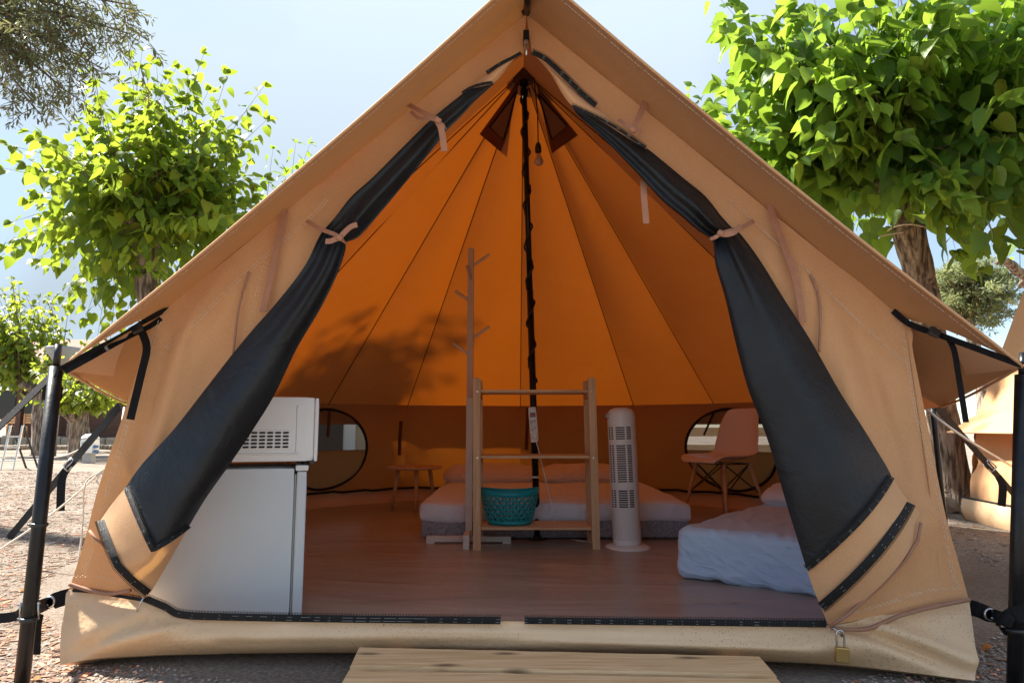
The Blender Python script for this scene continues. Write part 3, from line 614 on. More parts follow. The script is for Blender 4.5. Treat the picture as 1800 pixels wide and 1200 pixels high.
row_zip((221, 857), (268, 966), (333, 923), 0.85, lambda t: offL(1, t) + 0.010, 9, curL, 1)
mb = MB(); mb.tube([FP(157, 932, 0.04), FP(168, 946, 0.045), FP(188, 962, 0.05)], 0.004, 6); mb.build('piping', M['piping'], curL, True)
mb = MB(); mb.ribbon([FP(264, 972, 0.135), FP(242, 988, 0.115), FP(218, 1001, 0.09)], 0.012, (0, -1, 0)); mb.build('seam_tape', M['band'], curL)
def offR(i, j):
    pin = 1 - 0.75 * math.exp(-((i - 0.45) / 0.06) ** 2); sp = min(1, i * 3)
    w_ = 0.40 if i < 0.45 else 0.35 + 0.65 * min(1, (i - 0.45) * 2.2)
    fo = 0.013 * math.sin(2 * math.pi * (1.9 * j ** 0.7 - 0.05)) * (1 - 0.85 * max(0, (i - 0.48) / 0.52) ** 0.55) + 0.005 * math.sin(2 * math.pi * (3.6 * j + 0.3)) * math.exp(-((i - 0.5) / 0.13) ** 2)
    return 0.035 + sp * pin * (0.12 * w_ * math.sin(math.pi * (0.06 + 0.9 * j)) ** 0.8) + fo * sp + 0.004 * nz((i * 9, j * 4, 3), 1, 1)
rowsR = [((1005, 185), (1007, 186)), ((1016, 203), (1032, 198)), ((1058, 241), (1082, 224)), ((1117, 302), (1135, 259)), ((1161, 350), (1200, 312)), ((1199, 382), (1240, 345)), ((1225, 404), (1268, 380)), ((1250, 421), (1287, 400)),
         ((1255, 437), (1303, 413)), ((1258, 467), (1335, 456)), ((1275, 525), (1380, 528)), ((1292, 598), (1425, 598)), ((1314, 680), (1475, 686)), ((1340, 747), (1518, 753)), ((1358, 800), (1545, 797)), ((1384, 890), (1560, 822), (1474, 862)), ((1418, 1000), (1568, 838), (1512, 915))]
curR = curtain(rowsR, 96, 32, offR, M['mesh_cloth'], 'door_curtain', tent)
curtain([((1418, 1000), (1568, 838), (1512, 915)), ((1430, 1035), (1584, 862), (1528, 942)), ((1444, 1068), (1599, 882), (1542, 972))], 10, 24, lambda i, j: offR(1, j) + 0.002 - 0.02 * i, M['band'], 'canvas_band', curR)
curtain([((1443, 1066), (1599, 883), (1541, 971)), ((1452, 1088), (1617, 900), (1556, 992)), ((1458, 1100), (1617, 925), (1564, 1012))], 8, 24, lambda i, j: offR(1, j) - 0.02 - 0.035 * i, M['band'], 'canvas_band', curR)
row_zip((1443, 1066), (1541, 971), (1598, 883), 0, lambda t: offR(1, t) - 0.008, 17, curR, -1)
row_zip((1418, 1000), (1512, 915), (1568, 838), 0, lambda t: offR(1, t) + 0.012, 10, curR, 1)
mb = MB(); mb.tube([FP(x, y, o_) for x, y, o_ in ((1460, 1100, 0.06), (1490, 1080, 0.075), (1550, 1027, 0.075), (1590, 985, 0.07), (1613, 950, 0.06), (1619, 918, 0.055))], 0.005, 6); mb.build('piping', M['piping'], curR, True)
# upper canvas strips between the door zip and the mesh
def strip2(o1, o2, off, par):
    a = crom([V((*p, 0)) for p in o1], 30); b = crom([V((*p, 0)) for p in o2], 30); mb = MB()
    mb.grid(lambda i, j: FP(*(a[int(round(i * 30))].lerp(b[int(round(i * 30))], j)).xy, off + 0.02 * math.sin(math.pi * j)), 30, 6); mb.build('canvas_band', M['band'], par, True)
strip2([(914, 98), (872, 117), (842, 140), (828, 153)], [(903, 104), (885, 128), (866, 147), (834, 156)], 0.035, curL)
strip2([(938, 96), (985, 138), (1020, 168), (1062, 200), (1100, 232), (1138, 262)], [(946, 104), (968, 130), (1003, 184), (1052, 212), (1090, 236), (1134, 262)], 0.035, curR)
zip_strip([(935, 92), (960, 105), (990, 132), (1020, 162), (1048, 186)], 0.05, 9, parent=curR, teeth=1, n=26)
zip_strip([(1005, 186), (1045, 204), (1085, 226), (1135, 260)], 0.075, 5, parent=curR, teeth=1, n=26)
zip_strip([(916, 93), (900, 102), (880, 112), (855, 128)], 0.048, 6, parent=curL, teeth=1, n=18)
zip_strip([(866, 145), (846, 148), (826, 155), (812, 164)], 0.07, 5, parent=curL, teeth=1, n=18)

# ---- tie ribbons
def tie(pts, offs, wd, nm='tie_ribbon', taper=None):
    p = [FP(x, y, o_) for (x, y), o_ in zip(pts, offs)]; p = crom(p, 18); mb = MB()
    mb.ribbon(p, wd, (0.05, -1, 0.1)); mb.build(nm, M['ribbon'], tent)
tie([(501, 368), (488, 425), (475, 490), (462, 548)], [0.022, 0.03, 0.03, 0.03], 0.021)
tie([(714, 182), (738, 195), (765, 208), (772, 214)], [0.02, 0.07, 0.10, 0.10], 0.016)
tie([(764, 206), (774, 222), (778, 240), (781, 266)], [0.10, 0.112, 0.105, 0.10], 0.020)
tie([(722, 196), (736, 208), (752, 208), (768, 212)], [0.05, 0.075, 0.095, 0.105], 0.012)
tie([(772, 214), (781, 222), (787, 229)], [0.105, 0.10, 0.07], 0.010)
tie([(539, 388), (563, 402), (588, 412), (598, 419)], [0.02, 0.05, 0.085, 0.09], 0.014)
tie([(597, 418), (608, 406), (618, 398), (628, 395)], [0.095, 0.10, 0.10, 0.10], 0.017)
tie([(597, 418), (588, 421), (580, 424), (572, 424)], [0.095, 0.10, 0.10, 0.10], 0.017)
tie([(597, 418), (603, 423), (609, 428)], [0.092, 0.085, 0.06], 0.010)
tie([(1353, 358), (1366, 400), (1384, 448), (1402, 505), (1411, 566)], [0.022, 0.03, 0.03, 0.032, 0.032], 0.021)
tie([(1325, 388), (1308, 398), (1290, 404), (1272, 409)], [0.02, 0.05, 0.085, 0.09], 0.014)
tie([(1302, 397), (1290, 408), (1275, 412), (1266, 410)], [0.08, 0.10, 0.10, 0.095], 0.018)
tie([(1267, 410), (1258, 417), (1250, 420), (1262, 414)], [0.095, 0.098, 0.085, 0.092], 0.011)
tie([(1137, 172), (1130, 190), (1120, 212), (1112, 228)], [0.02, 0.045, 0.06, 0.06], 0.020)
tie([(1088, 210), (1100, 220), (1112, 228), (1128, 230)], [0.05, 0.075, 0.08, 0.075], 0.013)
tie([(1112, 228), (1120, 236), (1114, 232)], [0.085, 0.085, 0.08], 0.012)
tie([(1131, 318), (1132, 345), (1136, 393)], [0.02, 0.03, 0.03], 0.020)
for (x, y, o_) in ((597, 418, 0.098), (1267, 410, 0.098), (770, 212, 0.112), (1112, 228, 0.088)):
    mb = MB(); mb.rbox(FP(x, y, o_), (0.022, 0.014, 0.018), 0.006, 4, Matrix.Rotation(0.5, 3, 'Y')); mb.build('ribbon_knot', M['ribbon'], tent, True)
# zip pulls
mb = MB(); p = FP(925, 78, 0.05)
mb.rbox(p, (0.016, 0.01, 0.03), 0.004, 4); mb.tube([p + V((0, -0.008, -0.005)), p + V((0, -0.011, -0.03)), p + V((0, -0.008, -0.045))], 0.005, 6); mb.build('zip_pull', M['steel'], tent, True)
mb = MB(); p = FP(252, 1050, 0.06); mb.tube([p, FP(246, 1062, 0.06), FP(241, 1074, 0.06)], 0.0026, 6); mb.build('zip_pull', M['steel'], tent, True)
mb = MB(); p = FP(925, 68, 0.03); mb.box(p, (0.02, 0.02, 0.05)); mb.build('zip_garage', M['black_web'], tent)

# ---- vents under the apex
def vent(tri, hole, a, b):
    n_ = (a - A).cross(b - A).normalized()
    if n_.dot(CO - A) < 0: n_ = -n_
    p0 = A + n_ * 0.03; P = [PL(x, y, p0, n_) for x, y in tri]; H = [PL(x, y, p0 + n_ * 0.01, n_) for x, y in hole]
    mb = MB(); c = sum(P, V((0, 0, 0))) / len(P)
    mb.add([*P, *[h - n_ * 0.004 for h in H]], [(0, 1, 4, 3), (1, 2, 5, 4), (2, 0, 3, 5)] if len(P) == 3 else [(0, 1, 5, 4), (1, 2, 6, 5), (2, 3, 7, 6), (3, 0, 4, 7)])
    v_ = mb.build('vent', M['brown_canvas'], tent)
    mb = MB(); mb.tube([*H, H[0]], 0.006, 6); mb.build('vent_zip', M['zip'], v_)
    mb = MB(); mb.add([h - n_ * 0.003 for h in H], [tuple(range(len(H)))]); mb.build('vent_net', M['flap'], v_)
vent([(913, 140), (843, 236), (886, 272)], [(909, 160), (861, 224), (885, 246)], S2L, ring(-27))
vent([(943, 150), (1016, 238), (970, 270)], [(946, 166), (997, 222), (970, 245)], ring(27), S2R)

# ---- inside wall ties and low rope line
for (x, y0, y1, a) in ((815, 716, 795, 0), (928, 716, 790, 0), (705, 740, 800, -27), (1195, 718, 800, 27)):
    p = D(x, y0, ring(a).y - 0.06); q = D(x - 3, y1, ring(a).y - 0.05); mb = MB(); mb.ribbon([p, p.lerp(q, .5) + V((0, -0.02, 0)), q], 0.03, (0, -1, 0)); mb.build('wall_tie', M['brown_canvas'], tent)
# ---- ridge strap at the peak
mb = MB(); mb.tube([FP(925, 26, 0.0) + V((0, -0.01, 0)), D(927, 0, 2.05), D(930, -70, 1.94)], 0.011, 8); mb.build('ridge_pole', M['black_paint'], tent, True)
mb = MB(); mb.box(FP(925, 22, 0.012), (0.04, 0.03, 0.012)); mb.build('pole_grommet', M['black_web'], tent)

# ---- corner straps of the tent body
def strapm(pts, wd, nm, parent=tent, nrm=(0, -1, 0.05), mat_=None, n=16):
    p = crom(pts, n); mb = MB(); mb.ribbon(p, wd, nrm, 0.0025); return mb.build(nm, mat_ or M['black_web'], parent)
strapm([FP(291, 541, 0.0), FP(284, 548, 0.02), FP(240, 572, 0.06), D(175, 610, 2.0), CL + V((0.0, 0, -0.004))], 0.020, 'corner_strap', nrm=(0.3, -0.6, -1))
strapm([FP(288, 556, 0.0), FP(262, 574, 0.03), FP(225, 592, 0.05), D(165, 625, 2.0), CL + V((0.01, 0, -0.012))], 0.016, 'corner_strap', nrm=(0.3, -0.8, 0.2))
mb = MB(); mb.rbox(FP(241, 577, 0.06), (0.034, 0.016, 0.026), 0.004, 3, Matrix.Rotation(-0.45, 3, 'Y')); mb.build('strap_buckle', M['black_plastic'], tent)
strapm([FP(250, 584, 0.06), FP(258, 612, 0.07), FP(250, 650, 0.07), FP(238, 700, 0.07), FP(229, 737, 0.07)], 0.024, 'strap_tail')
strapm([FP(1570, 546, 0.0), FP(1600, 570, 0.03), FP(1650, 588, 0.05), D(1710, 610, 1.95), CRR], 0.018, 'corner_strap', nrm=(-0.3, -0.7, -0.4))
mb = MB(); mb.rbox(FP(1642, 584, 0.06), (0.034, 0.016, 0.026), 0.004, 3, Matrix.Rotation(0.45, 3, 'Y')); mb.build('strap_buckle', M['black_plastic'], tent)
strapm([FP(1665, 592, 0.06), FP(1677, 615, 0.08), FP(1685, 660, 0.08), FP(1698, 742, 0.08)], 0.017, 'strap_tail')

# ================================================================== poles, straps and ropes round the tent
def pole(name, label, top, base, r, cat='pole', group=None, collar=(0.55,)):
    o = thing(name, label, cat, base, group); mb = MB()
    mb.tube([base, base.lerp(top, 0.93)], r, 14); mb.build('tube', M['black_paint'], o, True)
    mb = MB(); mb.tube([base.lerp(top, 0.93), top], r * 0.55, 12); mb.build('spike', M['black_paint'], o, True)
    for c_ in collar:
        mb = MB(); p = base.lerp(top, c_); mb.lathe([(r * 1.02, -0.006), (r * 1.22, -0.004), (r * 1.22, 0.004), (r * 1.02, 0.006)], 14, p); mb.tube([p + V((-r, -0.004, 0)), p + V((-r * 1.5, -0.006, 0.002))], 0.003, 6); mb.build('collar', M['black_plastic'], o, True)
    mb = MB(); mb.lathe([(r * 1.5, 0.0), (r * 1.5, 0.012), (r * 1.05, 0.02)], 14, base); mb.build('foot', M['black_plastic'], o, True)
    return o
bl = G(36, 1222); bl2 = G(1784, 1222)
pole('guy_pole', 'black corner pole in front beside the fridge side of the tent', D(103, 606, 1.985), bl, 0.0185, group=None, collar=(0.20, 0.46))
pole('guy_pole', 'black speckled corner pole in front beside the padlock side of the tent', D(1799, 620, 1.92), bl2, 0.020, collar=(0.18,))
pole('guy_pole', 'thin black side pole behind the tent beside the tree trunk', V((2.30, 3.75, 0.86)), V((2.33, 3.76, 0)), 0.014, collar=())
def strap(name, label, pts, wd, nrm=(0, -1, 0.1), buckle=None, tail=None, extra=None):
    o = thing(name, label, 'strap', V(pts[-1]))
    mb = MB(); mb.ribbon(crom(pts, 20), wd, nrm, 0.003); mb.build('webbing', M['black_web'], o)
    if buckle is not None:
        mb = MB(); c_, rot = buckle
        for dx in (-1, 1): mb.tube([V(c_) + rot @ V((dx * wd * 0.62, -0.008, -0.022)), V(c_) + rot @ V((dx * wd * 0.62, -0.012, 0.022))], 0.004, 6)
        for dz in (-0.022, 0, 0.022): mb.tube([V(c_) + rot @ V((-wd * 0.62, -0.008, dz)), V(c_) + rot @ V((wd * 0.62, -0.008, dz))], 0.004, 6)
        mb.build('buckle', M['steel'], o, True)
    if tail is not None: mb = MB(); mb.ribbon(crom(tail, 10), wd * 0.9, nrm, 0.003); mb.build('tail', M['black_web'], o)
    return o
ptl = D(100, 655, 1.985)
strap('guy_strap', 'ribbed black strap running out of the frame from the fridge side corner pole', [D(104, 650, 1.96), D(82, 668, 1.98), D(0, 748, 2.05), D(-170, 905, 2.2), G(-330, 1060)], 0.034, (-0.3, -1, 0.5))
mb = MB(); mb.rbox(D(92, 690, 1.99), (0.05, 0.03, 0.05), 0.01, 4); tag(mb.build('strap_roll', M['black_web'], None, True, org=D(92, 690, 1.99)), 'small rolled black webbing end hanging on the pole behind the ribbed strap', 'strap')
q = V((-2.28, 3.98, 0.82)); g1 = G(14, 947)
strap('guy_strap', 'black strap slanting to the bark litter between pole and tent wall', [q, q.lerp(g1, .33), q.lerp(g1, .66), g1], 0.055, (0, -1, 0.4), (q.lerp(g1, 0.42), Matrix.Rotation(-0.8, 3, 'Y')), [q.lerp(g1, 0.44), q.lerp(g1, 0.47) + V((0, -0.02, -0.05)), q.lerp(g1, 0.46) + V((0, -0.02, -0.24))])
q = V((2.31, 3.74, 0.82)); g1 = G(1850, 945)
strap('guy_strap', 'black strap slanting down in front of the neighbour tent', [q, q.lerp(g1, .33), q.lerp(g1, .66), g1], 0.05, (0, -1, 0.4), (q.lerp(g1, 0.42), Matrix.Rotation(0.8, 3, 'Y')), [q.lerp(g1, 0.50), q.lerp(g1, 0.51) + V((0, -0.02, -0.05)), q.lerp(g1, 0.50) + V((-0.01, -0.02, -0.17))])
def eyelet(c, r=0.017):
    mb = MB(); rot = Matrix.Rotation(math.pi / 2, 3, 'X'); mb.lathe([(r * 0.62, -0.003), (r * 0.62, 0.003), (r * 0.8, 0.005), (r, 0.003), (r, -0.003), (r * 0.62, -0.003)], 20, c, rot); return mb
s = strap('sill_strap', 'black eyelet strap tying the sill corner to the pole with a steel buckle', [FP(124, 1047, 0.0), FP(105, 1052, 0.02), FP(84, 1060, 0.035), D(62, 1068, 1.94), D(40, 1074, 1.93), D(20, 1084, 1.95), D(-60, 1090, 1.98)], [0.046] * 6 + [0.036] * 6 + [0.026] * 9)
eyelet(FP(87, 1057, 0.045)).build('eyelet', M['steel'], s, True)
mb = MB()
for dx in (-0.024, 0.0, 0.024): mb.tube([D(54, 1073, 1.925) + V((dx, -0.004, -0.017)), D(54, 1073, 1.925) + V((dx, -0.008, 0.021))], 0.0035, 6)
for dz in (-0.018, 0.021): mb.tube([D(54, 1073, 1.925) + V((-0.026, -0.005, dz)), D(54, 1073, 1.925) + V((0.026, -0.005, dz))], 0.0042, 6)
mb.build('buckle', M['steel'], s, True)
mb = MB(); mb.ribbon([D(70, 1078, 1.95), D(66, 1100, 1.96), D(64, 1150, 1.965)], 0.022, (0, -1, 0)); mb.build('tail', M['black_web'], s)
s = strap('sill_strap', 'black eyelet strap knotted round the speckled pole beside the padlock', [FP(1704, 1066, 0.0), FP(1722, 1072, 0.02), FP(1745, 1082, 0.03), D(1765, 1088, 1.90), D(1790, 1078, 1.88), D(1830, 1080, 1.90)], 0.042)
eyelet(FP(1740, 1079, 0.04)).build('eyelet', M['steel'], s, True)
for k_ in range(3):
    mb = MB(); c0 = D(1787, 1072 + 16 * k_, 1.925)
    mb.ribbon([c0 + V((0.031 * math.cos(a), -0.033 * math.sin(a), 0.012 * math.sin(a * 1.3 + k_))) for a in [i * math.pi / 8 - 0.2 for i in range(10)]], 0.024, (0, 0.2, 0.3) if k_ == 1 else (0, -1, 0.02), 0.003); mb.build('wrap', M['black_web'], s)
mb = MB(); mb.rbox(D(1770, 1090, 1.885), (0.03, 0.02, 0.035), 0.008, 4, Matrix.Rotation(0.5, 3, 'Y')); mb.build('knot', M['black_web'], s, True)
def rope(name, label, pts, r, n=24, cat='rope'):
    mb = MB(); mb.tube(crom(pts, n), r, 6); return tag(mb.build(name, M['rope'], None, True, org=pts[-1]), label, cat)
kn = D(176, 830, 3.4)
rope('guy_rope', 'thin white rope pegged out past the fridge side pole', [kn, D(120, 880, 3.45), D(60, 925, 3.5), G(-30, 985)], 0.0045)
mb = MB(); mb.tube(crom([kn, D(150, 850, 3.4), D(146, 920, 3.4), D(138, 985, 3.35), D(137, 1000, 3.35)], 20), 0.004, 6); mb.tube(crom([kn, D(186, 836, 3.4), D(182, 852, 3.4), D(170, 846, 3.4), D(178, 832, 3.4), D(190, 845, 3.4), D(186, 870, 3.4)], 24), 0.0045, 6)
mb.tube([kn, D(205, 812, 3.4), V((-1.98, 3.5, 0.80))], 0.0045, 6)
tag(mb.build('knotted_rope', M['rope'], None, True, org=kn), 'knotted white cord hanging beside the black strap', 'rope')
rope('guy_rope', 'taut white rope crossing the black strap before the neighbour tent', [V((2.24, 3.72, 0.80)), D(1700, 772, 3.8), G(1840, 860, 0.2), G(1900, 960)], 0.007)

# ---- padlock
pl = thing('padlock', 'small brass padlock hanging from the door zip above the sill', 'padlock', FP(1479, 1165, 0.06))
mb = MB(); rot = Matrix.Rotation(0.08, 3, 'Y'); mb.rbox(FP(1480, 1150, 0.075), (0.036, 0.016, 0.040), 0.003, 3, rot); mb.build('body', M['brass'], pl)
c0 = FP(1478, 1137, 0.075); mb = MB(); mb.tube(crom([c0 + V((-0.010, 0, 0)), c0 + V((-0.011, 0, 0.030)), c0 + V((-0.006, 0.0, 0.043)), c0 + V((0.004, 0, 0.043)), c0 + V((0.010, 0, 0.030)), c0 + V((0.010, 0, 0))], 24), 0.003, 8); mb.build('shackle', M['steel'], pl, True)
mb = MB(); mb.tube([FP(1462, 1100, 0.06), FP(1474, 1110, 0.07), FP(1481, 1118, 0.072)], 0.003, 6); mb.build('zip_slider', M['steel'], pl, True)

# ---- wooden step: planks
st = thing('wooden_step', 'low step of knotty pine planks lying in front of the sill', 'step', G(985, 1190))
zt = 0.075
def plank(a, b, c, d):
    P = [G(*a, zt), G(*b, zt), G(*c, zt), G(*d, zt)]; mb = MB()
    def f(i, j): return (P[0].lerp(P[1], j)).lerp(P[3].lerp(P[2], j), i) + V((0, 0, 0.0012 * nz((i * 3, j * 12, 0), 1, 6)))
    nu, nv = 6, 30; vs = [f(i / nu, j / nv) for i in range(nu + 1) for j in range(nv + 1)]
    mb.add(vs, [(i * (nv + 1) + j, (i + 1) * (nv + 1) + j, (i + 1) * (nv + 1) + j + 1, i * (nv + 1) + j + 1) for i in range(nu) for j in range(nv)])
    ring_ = [i * (nv + 1) for i in range(nu + 1)] + [nu * (nv + 1) + j for j in range(1, nv + 1)] + [i * (nv + 1) + nv for i in range(nu - 1, -1, -1)] + [j for j in range(nv - 1, 0, -1)]
    n0 = len(ring_); cc = sum(P, V((0, 0, 0))) / 4
    lo1 = [vs[k_] + (vs[k_] - cc).normalized() * 0.004 + V((0, 0, -0.006)) for k_ in ring_]; lo2 = [p + V((0, 0, -0.028)) for p in lo1]
    top = [vs[k_] for k_ in ring_]; b0 = top + lo1 + lo2
    mb.add(b0, [(r_ * n0 + k_, r_ * n0 + (k_ + 1) % n0, (r_ + 1) * n0 + (k_ + 1) % n0, (r_ + 1) * n0 + k_) for r_ in range(2) for k_ in range(n0)] + [tuple(range(2 * n0, 3 * n0))])
    mb.build('plank', M['deck'], st, False)
plank((632, 1137), (1335, 1153), (1362, 1184), (618, 1168))
plank((614, 1177), (1367, 1193), (1398, 1226), (595, 1212))
plank((593, 1217), (1402, 1231), (1440, 1278), (570, 1262))
for u in (690, 1290):
    mb = MB(); p = G(u, 1180, 0.02); mb.box(p + V((0, -0.05, 0)), (0.06, 0.26, 0.038)); mb.build('bearer', M['deck'], st)

# ================================================================== inside the tent
# ---- centre pole with wrapped cable
cpb = G(945, 950, 0.015); cpt = A + V((0.0, 0.0, 0.05)); cpb = V((cpb.x, A.y, 0.015))
cpo = thing('centre_pole', 'black centre pole holding up the tent roof behind the shelf', 'pole', cpb)
cpd = lambda t: cpb.lerp(cpt, t)
mb = MB(); mb.tube([cpd(0.0), cpd(0.5)], 0.021, 14); mb.tube([cpd(0.5), cpd(1)], 0.018, 14); mb.build('tube', M['black_paint'], cpo, True)
mb = MB(); mb.lathe([(0.06, 0), (0.06, 0.006), (0.03, 0.012), (0.024, 0.03)], 16, cpb); mb.build('foot', M['black_plastic'], cpo, True)
mb = MB(); pts = []
for i in range(240):
    t = 0.31 + 0.61 * i / 239; a = i / 239 * 2 * math.pi * 7.5; p = cpd(t); rr_ = 0.024 + 0.004 * math.sin(i * 0.7); pts.append(p + V((rr_ * math.cos(a), rr_ * math.sin(a), 0)))
mb.tube(pts, 0.0068, 6); mb.build('wrapped_cable', M['black_plastic'], cpo, True)
mb = MB(); mb.lathe([(0.022, -0.006), (0.026, -0.003), (0.026, 0.003), (0.022, 0.006)], 14, D(941, 838, 4.3)); mb.build('pole_ring', M['white_plastic'], cpo, True)
for k_ in range(3):
    mb = MB(); mb.rbox(cpd(0.93 + 0.022 * k_), (0.05 - 0.006 * k_, 0.05, 0.05), 0.012, 4, rz(k_)); mb.build('wrapped_cloth', M['black_web'], cpo, True)
# ---- bulb
bb = thing('light_bulb', 'unlit round bulb hanging on a black cord under the roof', 'light bulb', D(947, 290, 4.18))
mb = MB(); mb.tube([D(938, 128, 4.24), D(945, 200, 4.19), D(946, 252, 4.18)], 0.004, 6); mb.build('cord', M['black_plastic'], bb, True)
mb = MB(); c_ = D(946, 262, 4.18); mb.lathe([(0.006, 0.045), (0.014, 0.035), (0.021, 0.01), (0.021, -0.022), (0.016, -0.026)], 16, c_); mb.build('socket', M['black_plastic'], bb, True)
mb = MB(); mb.lathe([(0.014, 0.036), (0.017, 0.022), (0.028, 0.004), (0.030, -0.010), (0.024, -0.026), (0.012, -0.034), (0.0, -0.036)], 20, D(947, 282, 4.18)); mb.build('glass', M['bulb'], bb, True)
# ---- fridge and microwave
fa = math.radians(17); fc = D(533, 1078, 2.50); fc.z = 0.02
FRot = rz(fa); 
def fl_(x, y, z): return fc + FRot @ V((x, y, z))           # x along the seen side to its far end, origin at the seen right edge
ftop = D(539, 818, fc.y).z - fc.z
fr = thing('fridge', 'small white fridge standing inside the tent behind the gathered curtain', 'fridge', fl_(-0.24, 0.2, 0))
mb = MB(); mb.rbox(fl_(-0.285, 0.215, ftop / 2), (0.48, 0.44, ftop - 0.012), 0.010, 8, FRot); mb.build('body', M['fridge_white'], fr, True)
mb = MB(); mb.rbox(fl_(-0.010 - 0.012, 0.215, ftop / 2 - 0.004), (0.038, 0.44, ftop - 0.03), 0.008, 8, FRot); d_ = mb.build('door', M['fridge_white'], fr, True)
mb = MB(); mb.box(fl_(-0.043, 0.215, ftop / 2), (0.006, 0.425, ftop - 0.06), FRot); mb.build('door_gasket', M['grey_metal'], fr)
mb = MB(); mb.rbox(fl_(-0.022, 0.215, ftop - 0.008), (0.046, 0.445, 0.022), 0.005, 4, FRot); mb.build('hinge_cover', M['white_plastic'], fr, True)
for x, y in ((-0.47, 0.04), (-0.08, 0.04), (-0.47, 0.38), (-0.08, 0.38)):
    mb = MB(); mb.lathe([(0.018, 0), (0.018, 0.02), (0.012, 0.03)], 12, fl_(x, y, -0.006)); mb.build('foot', M['black_plastic'], fr, True)
z0 = ftop + 0.014; mh = D(553, 697, fc.y).z - fc.z - z0
mw = thing('microwave', 'white microwave oven with side vent slots standing on the fridge', 'microwave', fl_(-0.2, 0.2, ftop))
def mwrow(p): return p
mb = MB(); mb.rbox(fl_(-0.160, 0.20, z0 + mh / 2), (0.355, 0.42, mh), 0.012, 10, FRot); bd = mb.build('body', M['white_plastic'], mw, True)
mb = MB(); mb.rbox(fl_(0.022, 0.20, z0 + mh / 2 - 0.002), (0.018, 0.43, mh - 0.004), 0.008, 8, FRot); mb.build('door', M['white_plastic'], mw, True)
ys = 0.20 - 0.21
mb = MB()                                               # raised rim of the pressed side panel
rim = [fl_(x, ys - 0.0015, z0 + z) for x, z in ((-0.32, 0.030), (-0.06, 0.030), (-0.045, 0.045), (-0.045, mh - 0.035))]
mb.tube(crom(rim, 30), 0.0035, 8); mb.build('pressed_rim', M['white_plastic'], mw, True)
mb = MB(); mb.rbox(fl_(-0.175, ys - 0.0005, z0 + 0.078), (0.235, 0.006, 0.072), 0.003, 3, FRot); gp = mb.build('vent_plate', M['white_plastic'], mw)
me = None
for r_ in range(5):
    for c__ in range(8):
        x, z = -0.082 - c__ * 0.0265, z0 + 0.054 + r_ * 0.0125; mb = MB(); h, w_ = 0.0038, 0.0105
        pr = []
        for k_ in range(12):
            a = 2 * math.pi * k_ / 12; pr.append(fl_(x + (w_ - h) * (1 if math.cos(a) > 0 else -1) + h * math.cos(a), ys - 0.005, z + h * math.sin(a)))
        mb.add(pr + [p + FRot @ V((0, 0.001, 0)) for p in pr], [tuple(range(12))] + [(k_, (k_ + 1) % 12, 12 + (k_ + 1) % 12, 12 + k_) for k_ in range(12)])
        mb.build('vent_slot', M['slot'], mw)
for x, y in ((-0.30, 0.05), (-0.01, 0.05), (-0.30, 0.35), (-0.01, 0.35)):
    mb = MB(); mb.lathe([(0.013, 0), (0.015, 0.016)], 12, fl_(x, y, ftop - 0.001)); mb.build('foot', M['black_plastic'], mw, True)
mb = MB(); mb.box(fl_(0.012, ys + 0.004, z0 - 0.001), (0.012, 0.02, 0.012), FRot); mb.build('hinge', M['black_plastic'], mw)

# ---- coat stand
cb = G(824, 955, 0.016); csh = D(828, 437, cb.y).z
cs = thing('coat_stand', 'tall pale coat stand with pegs beside the shelf', 'coat stand', V((cb.x, cb.y, 0.016)))
tp_ = V((D(828, 437, cb.y).x, cb.y, csh)); mb = MB(); mid_ = V((cb.x, cb.y, 0.05)).lerp(tp_, 0.47)
def post(a, b, wx, wy, mb):
    d = (b - a).normalized(); x = V((1, 0, 0)); x = (x - d * x.dot(d)).normalized(); y = d.cross(x)
    vs = []
    for p in (a, b):
        for i, j in ((-1, -1), (1, -1), (1, 1), (-1, 1)): vs.append(p + x * (i * wx / 2) + y * (j * wy / 2))
    mb.add(vs, [(3, 2, 1, 0), (4, 5, 6, 7), (0, 1, 5, 4), (1, 2, 6, 5), (2, 3, 7, 6), (3, 0, 4, 7)])
post(V((cb.x, cb.y, 0.05)), mid_, 0.040, 0.040, mb); mb.build('lower_post', M['painted_wood'], cs, bevel=0.002)
mb = MB(); post(mid_, tp_, 0.037, 0.037, mb); mb.build('upper_post', M['pale_wood'], cs, bevel=0.002)
for (x0, y0, x1, y1, dy) in ((833, 466, 860, 447, -0.03), (829, 494, 821, 467, -0.11), (823, 527, 800, 511, -0.03), (832, 593, 860, 574, -0.02), (823, 622, 797, 603, -0.02)):
    mb = MB(); a, b = D(x0, y0, cb.y), D(x1, y1, cb.y + dy); post(a, b, 0.016, 0.016, mb); mb.build('peg', M['pale_wood'], cs, bevel=0.001)
ft = G(825, 956, 0.03)
mb = MB(); mb.box((cb.x, cb.y, 0.045), (0.50, 0.042, 0.032)); mb.box((cb.x - 0.225, cb.y, 0.023), (0.05, 0.042, 0.014)); mb.box((cb.x + 0.225, cb.y, 0.023), (0.05, 0.042, 0.014)); mb.build('foot_bar', M['painted_wood'], cs, bevel=0.002)
mb = MB(); mb.box((cb.x - 0.003, cb.y - 0.02, 0.078), (0.036, 0.36, 0.032)); mb.box((cb.x - 0.003, cb.y - 0.175, 0.039), (0.036, 0.05, 0.046)); mb.box((cb.x - 0.003, cb.y + 0.135, 0.039), (0.036, 0.05, 0.046)); mb.build('foot_bar', M['painted_wood'], cs, bevel=0.002)

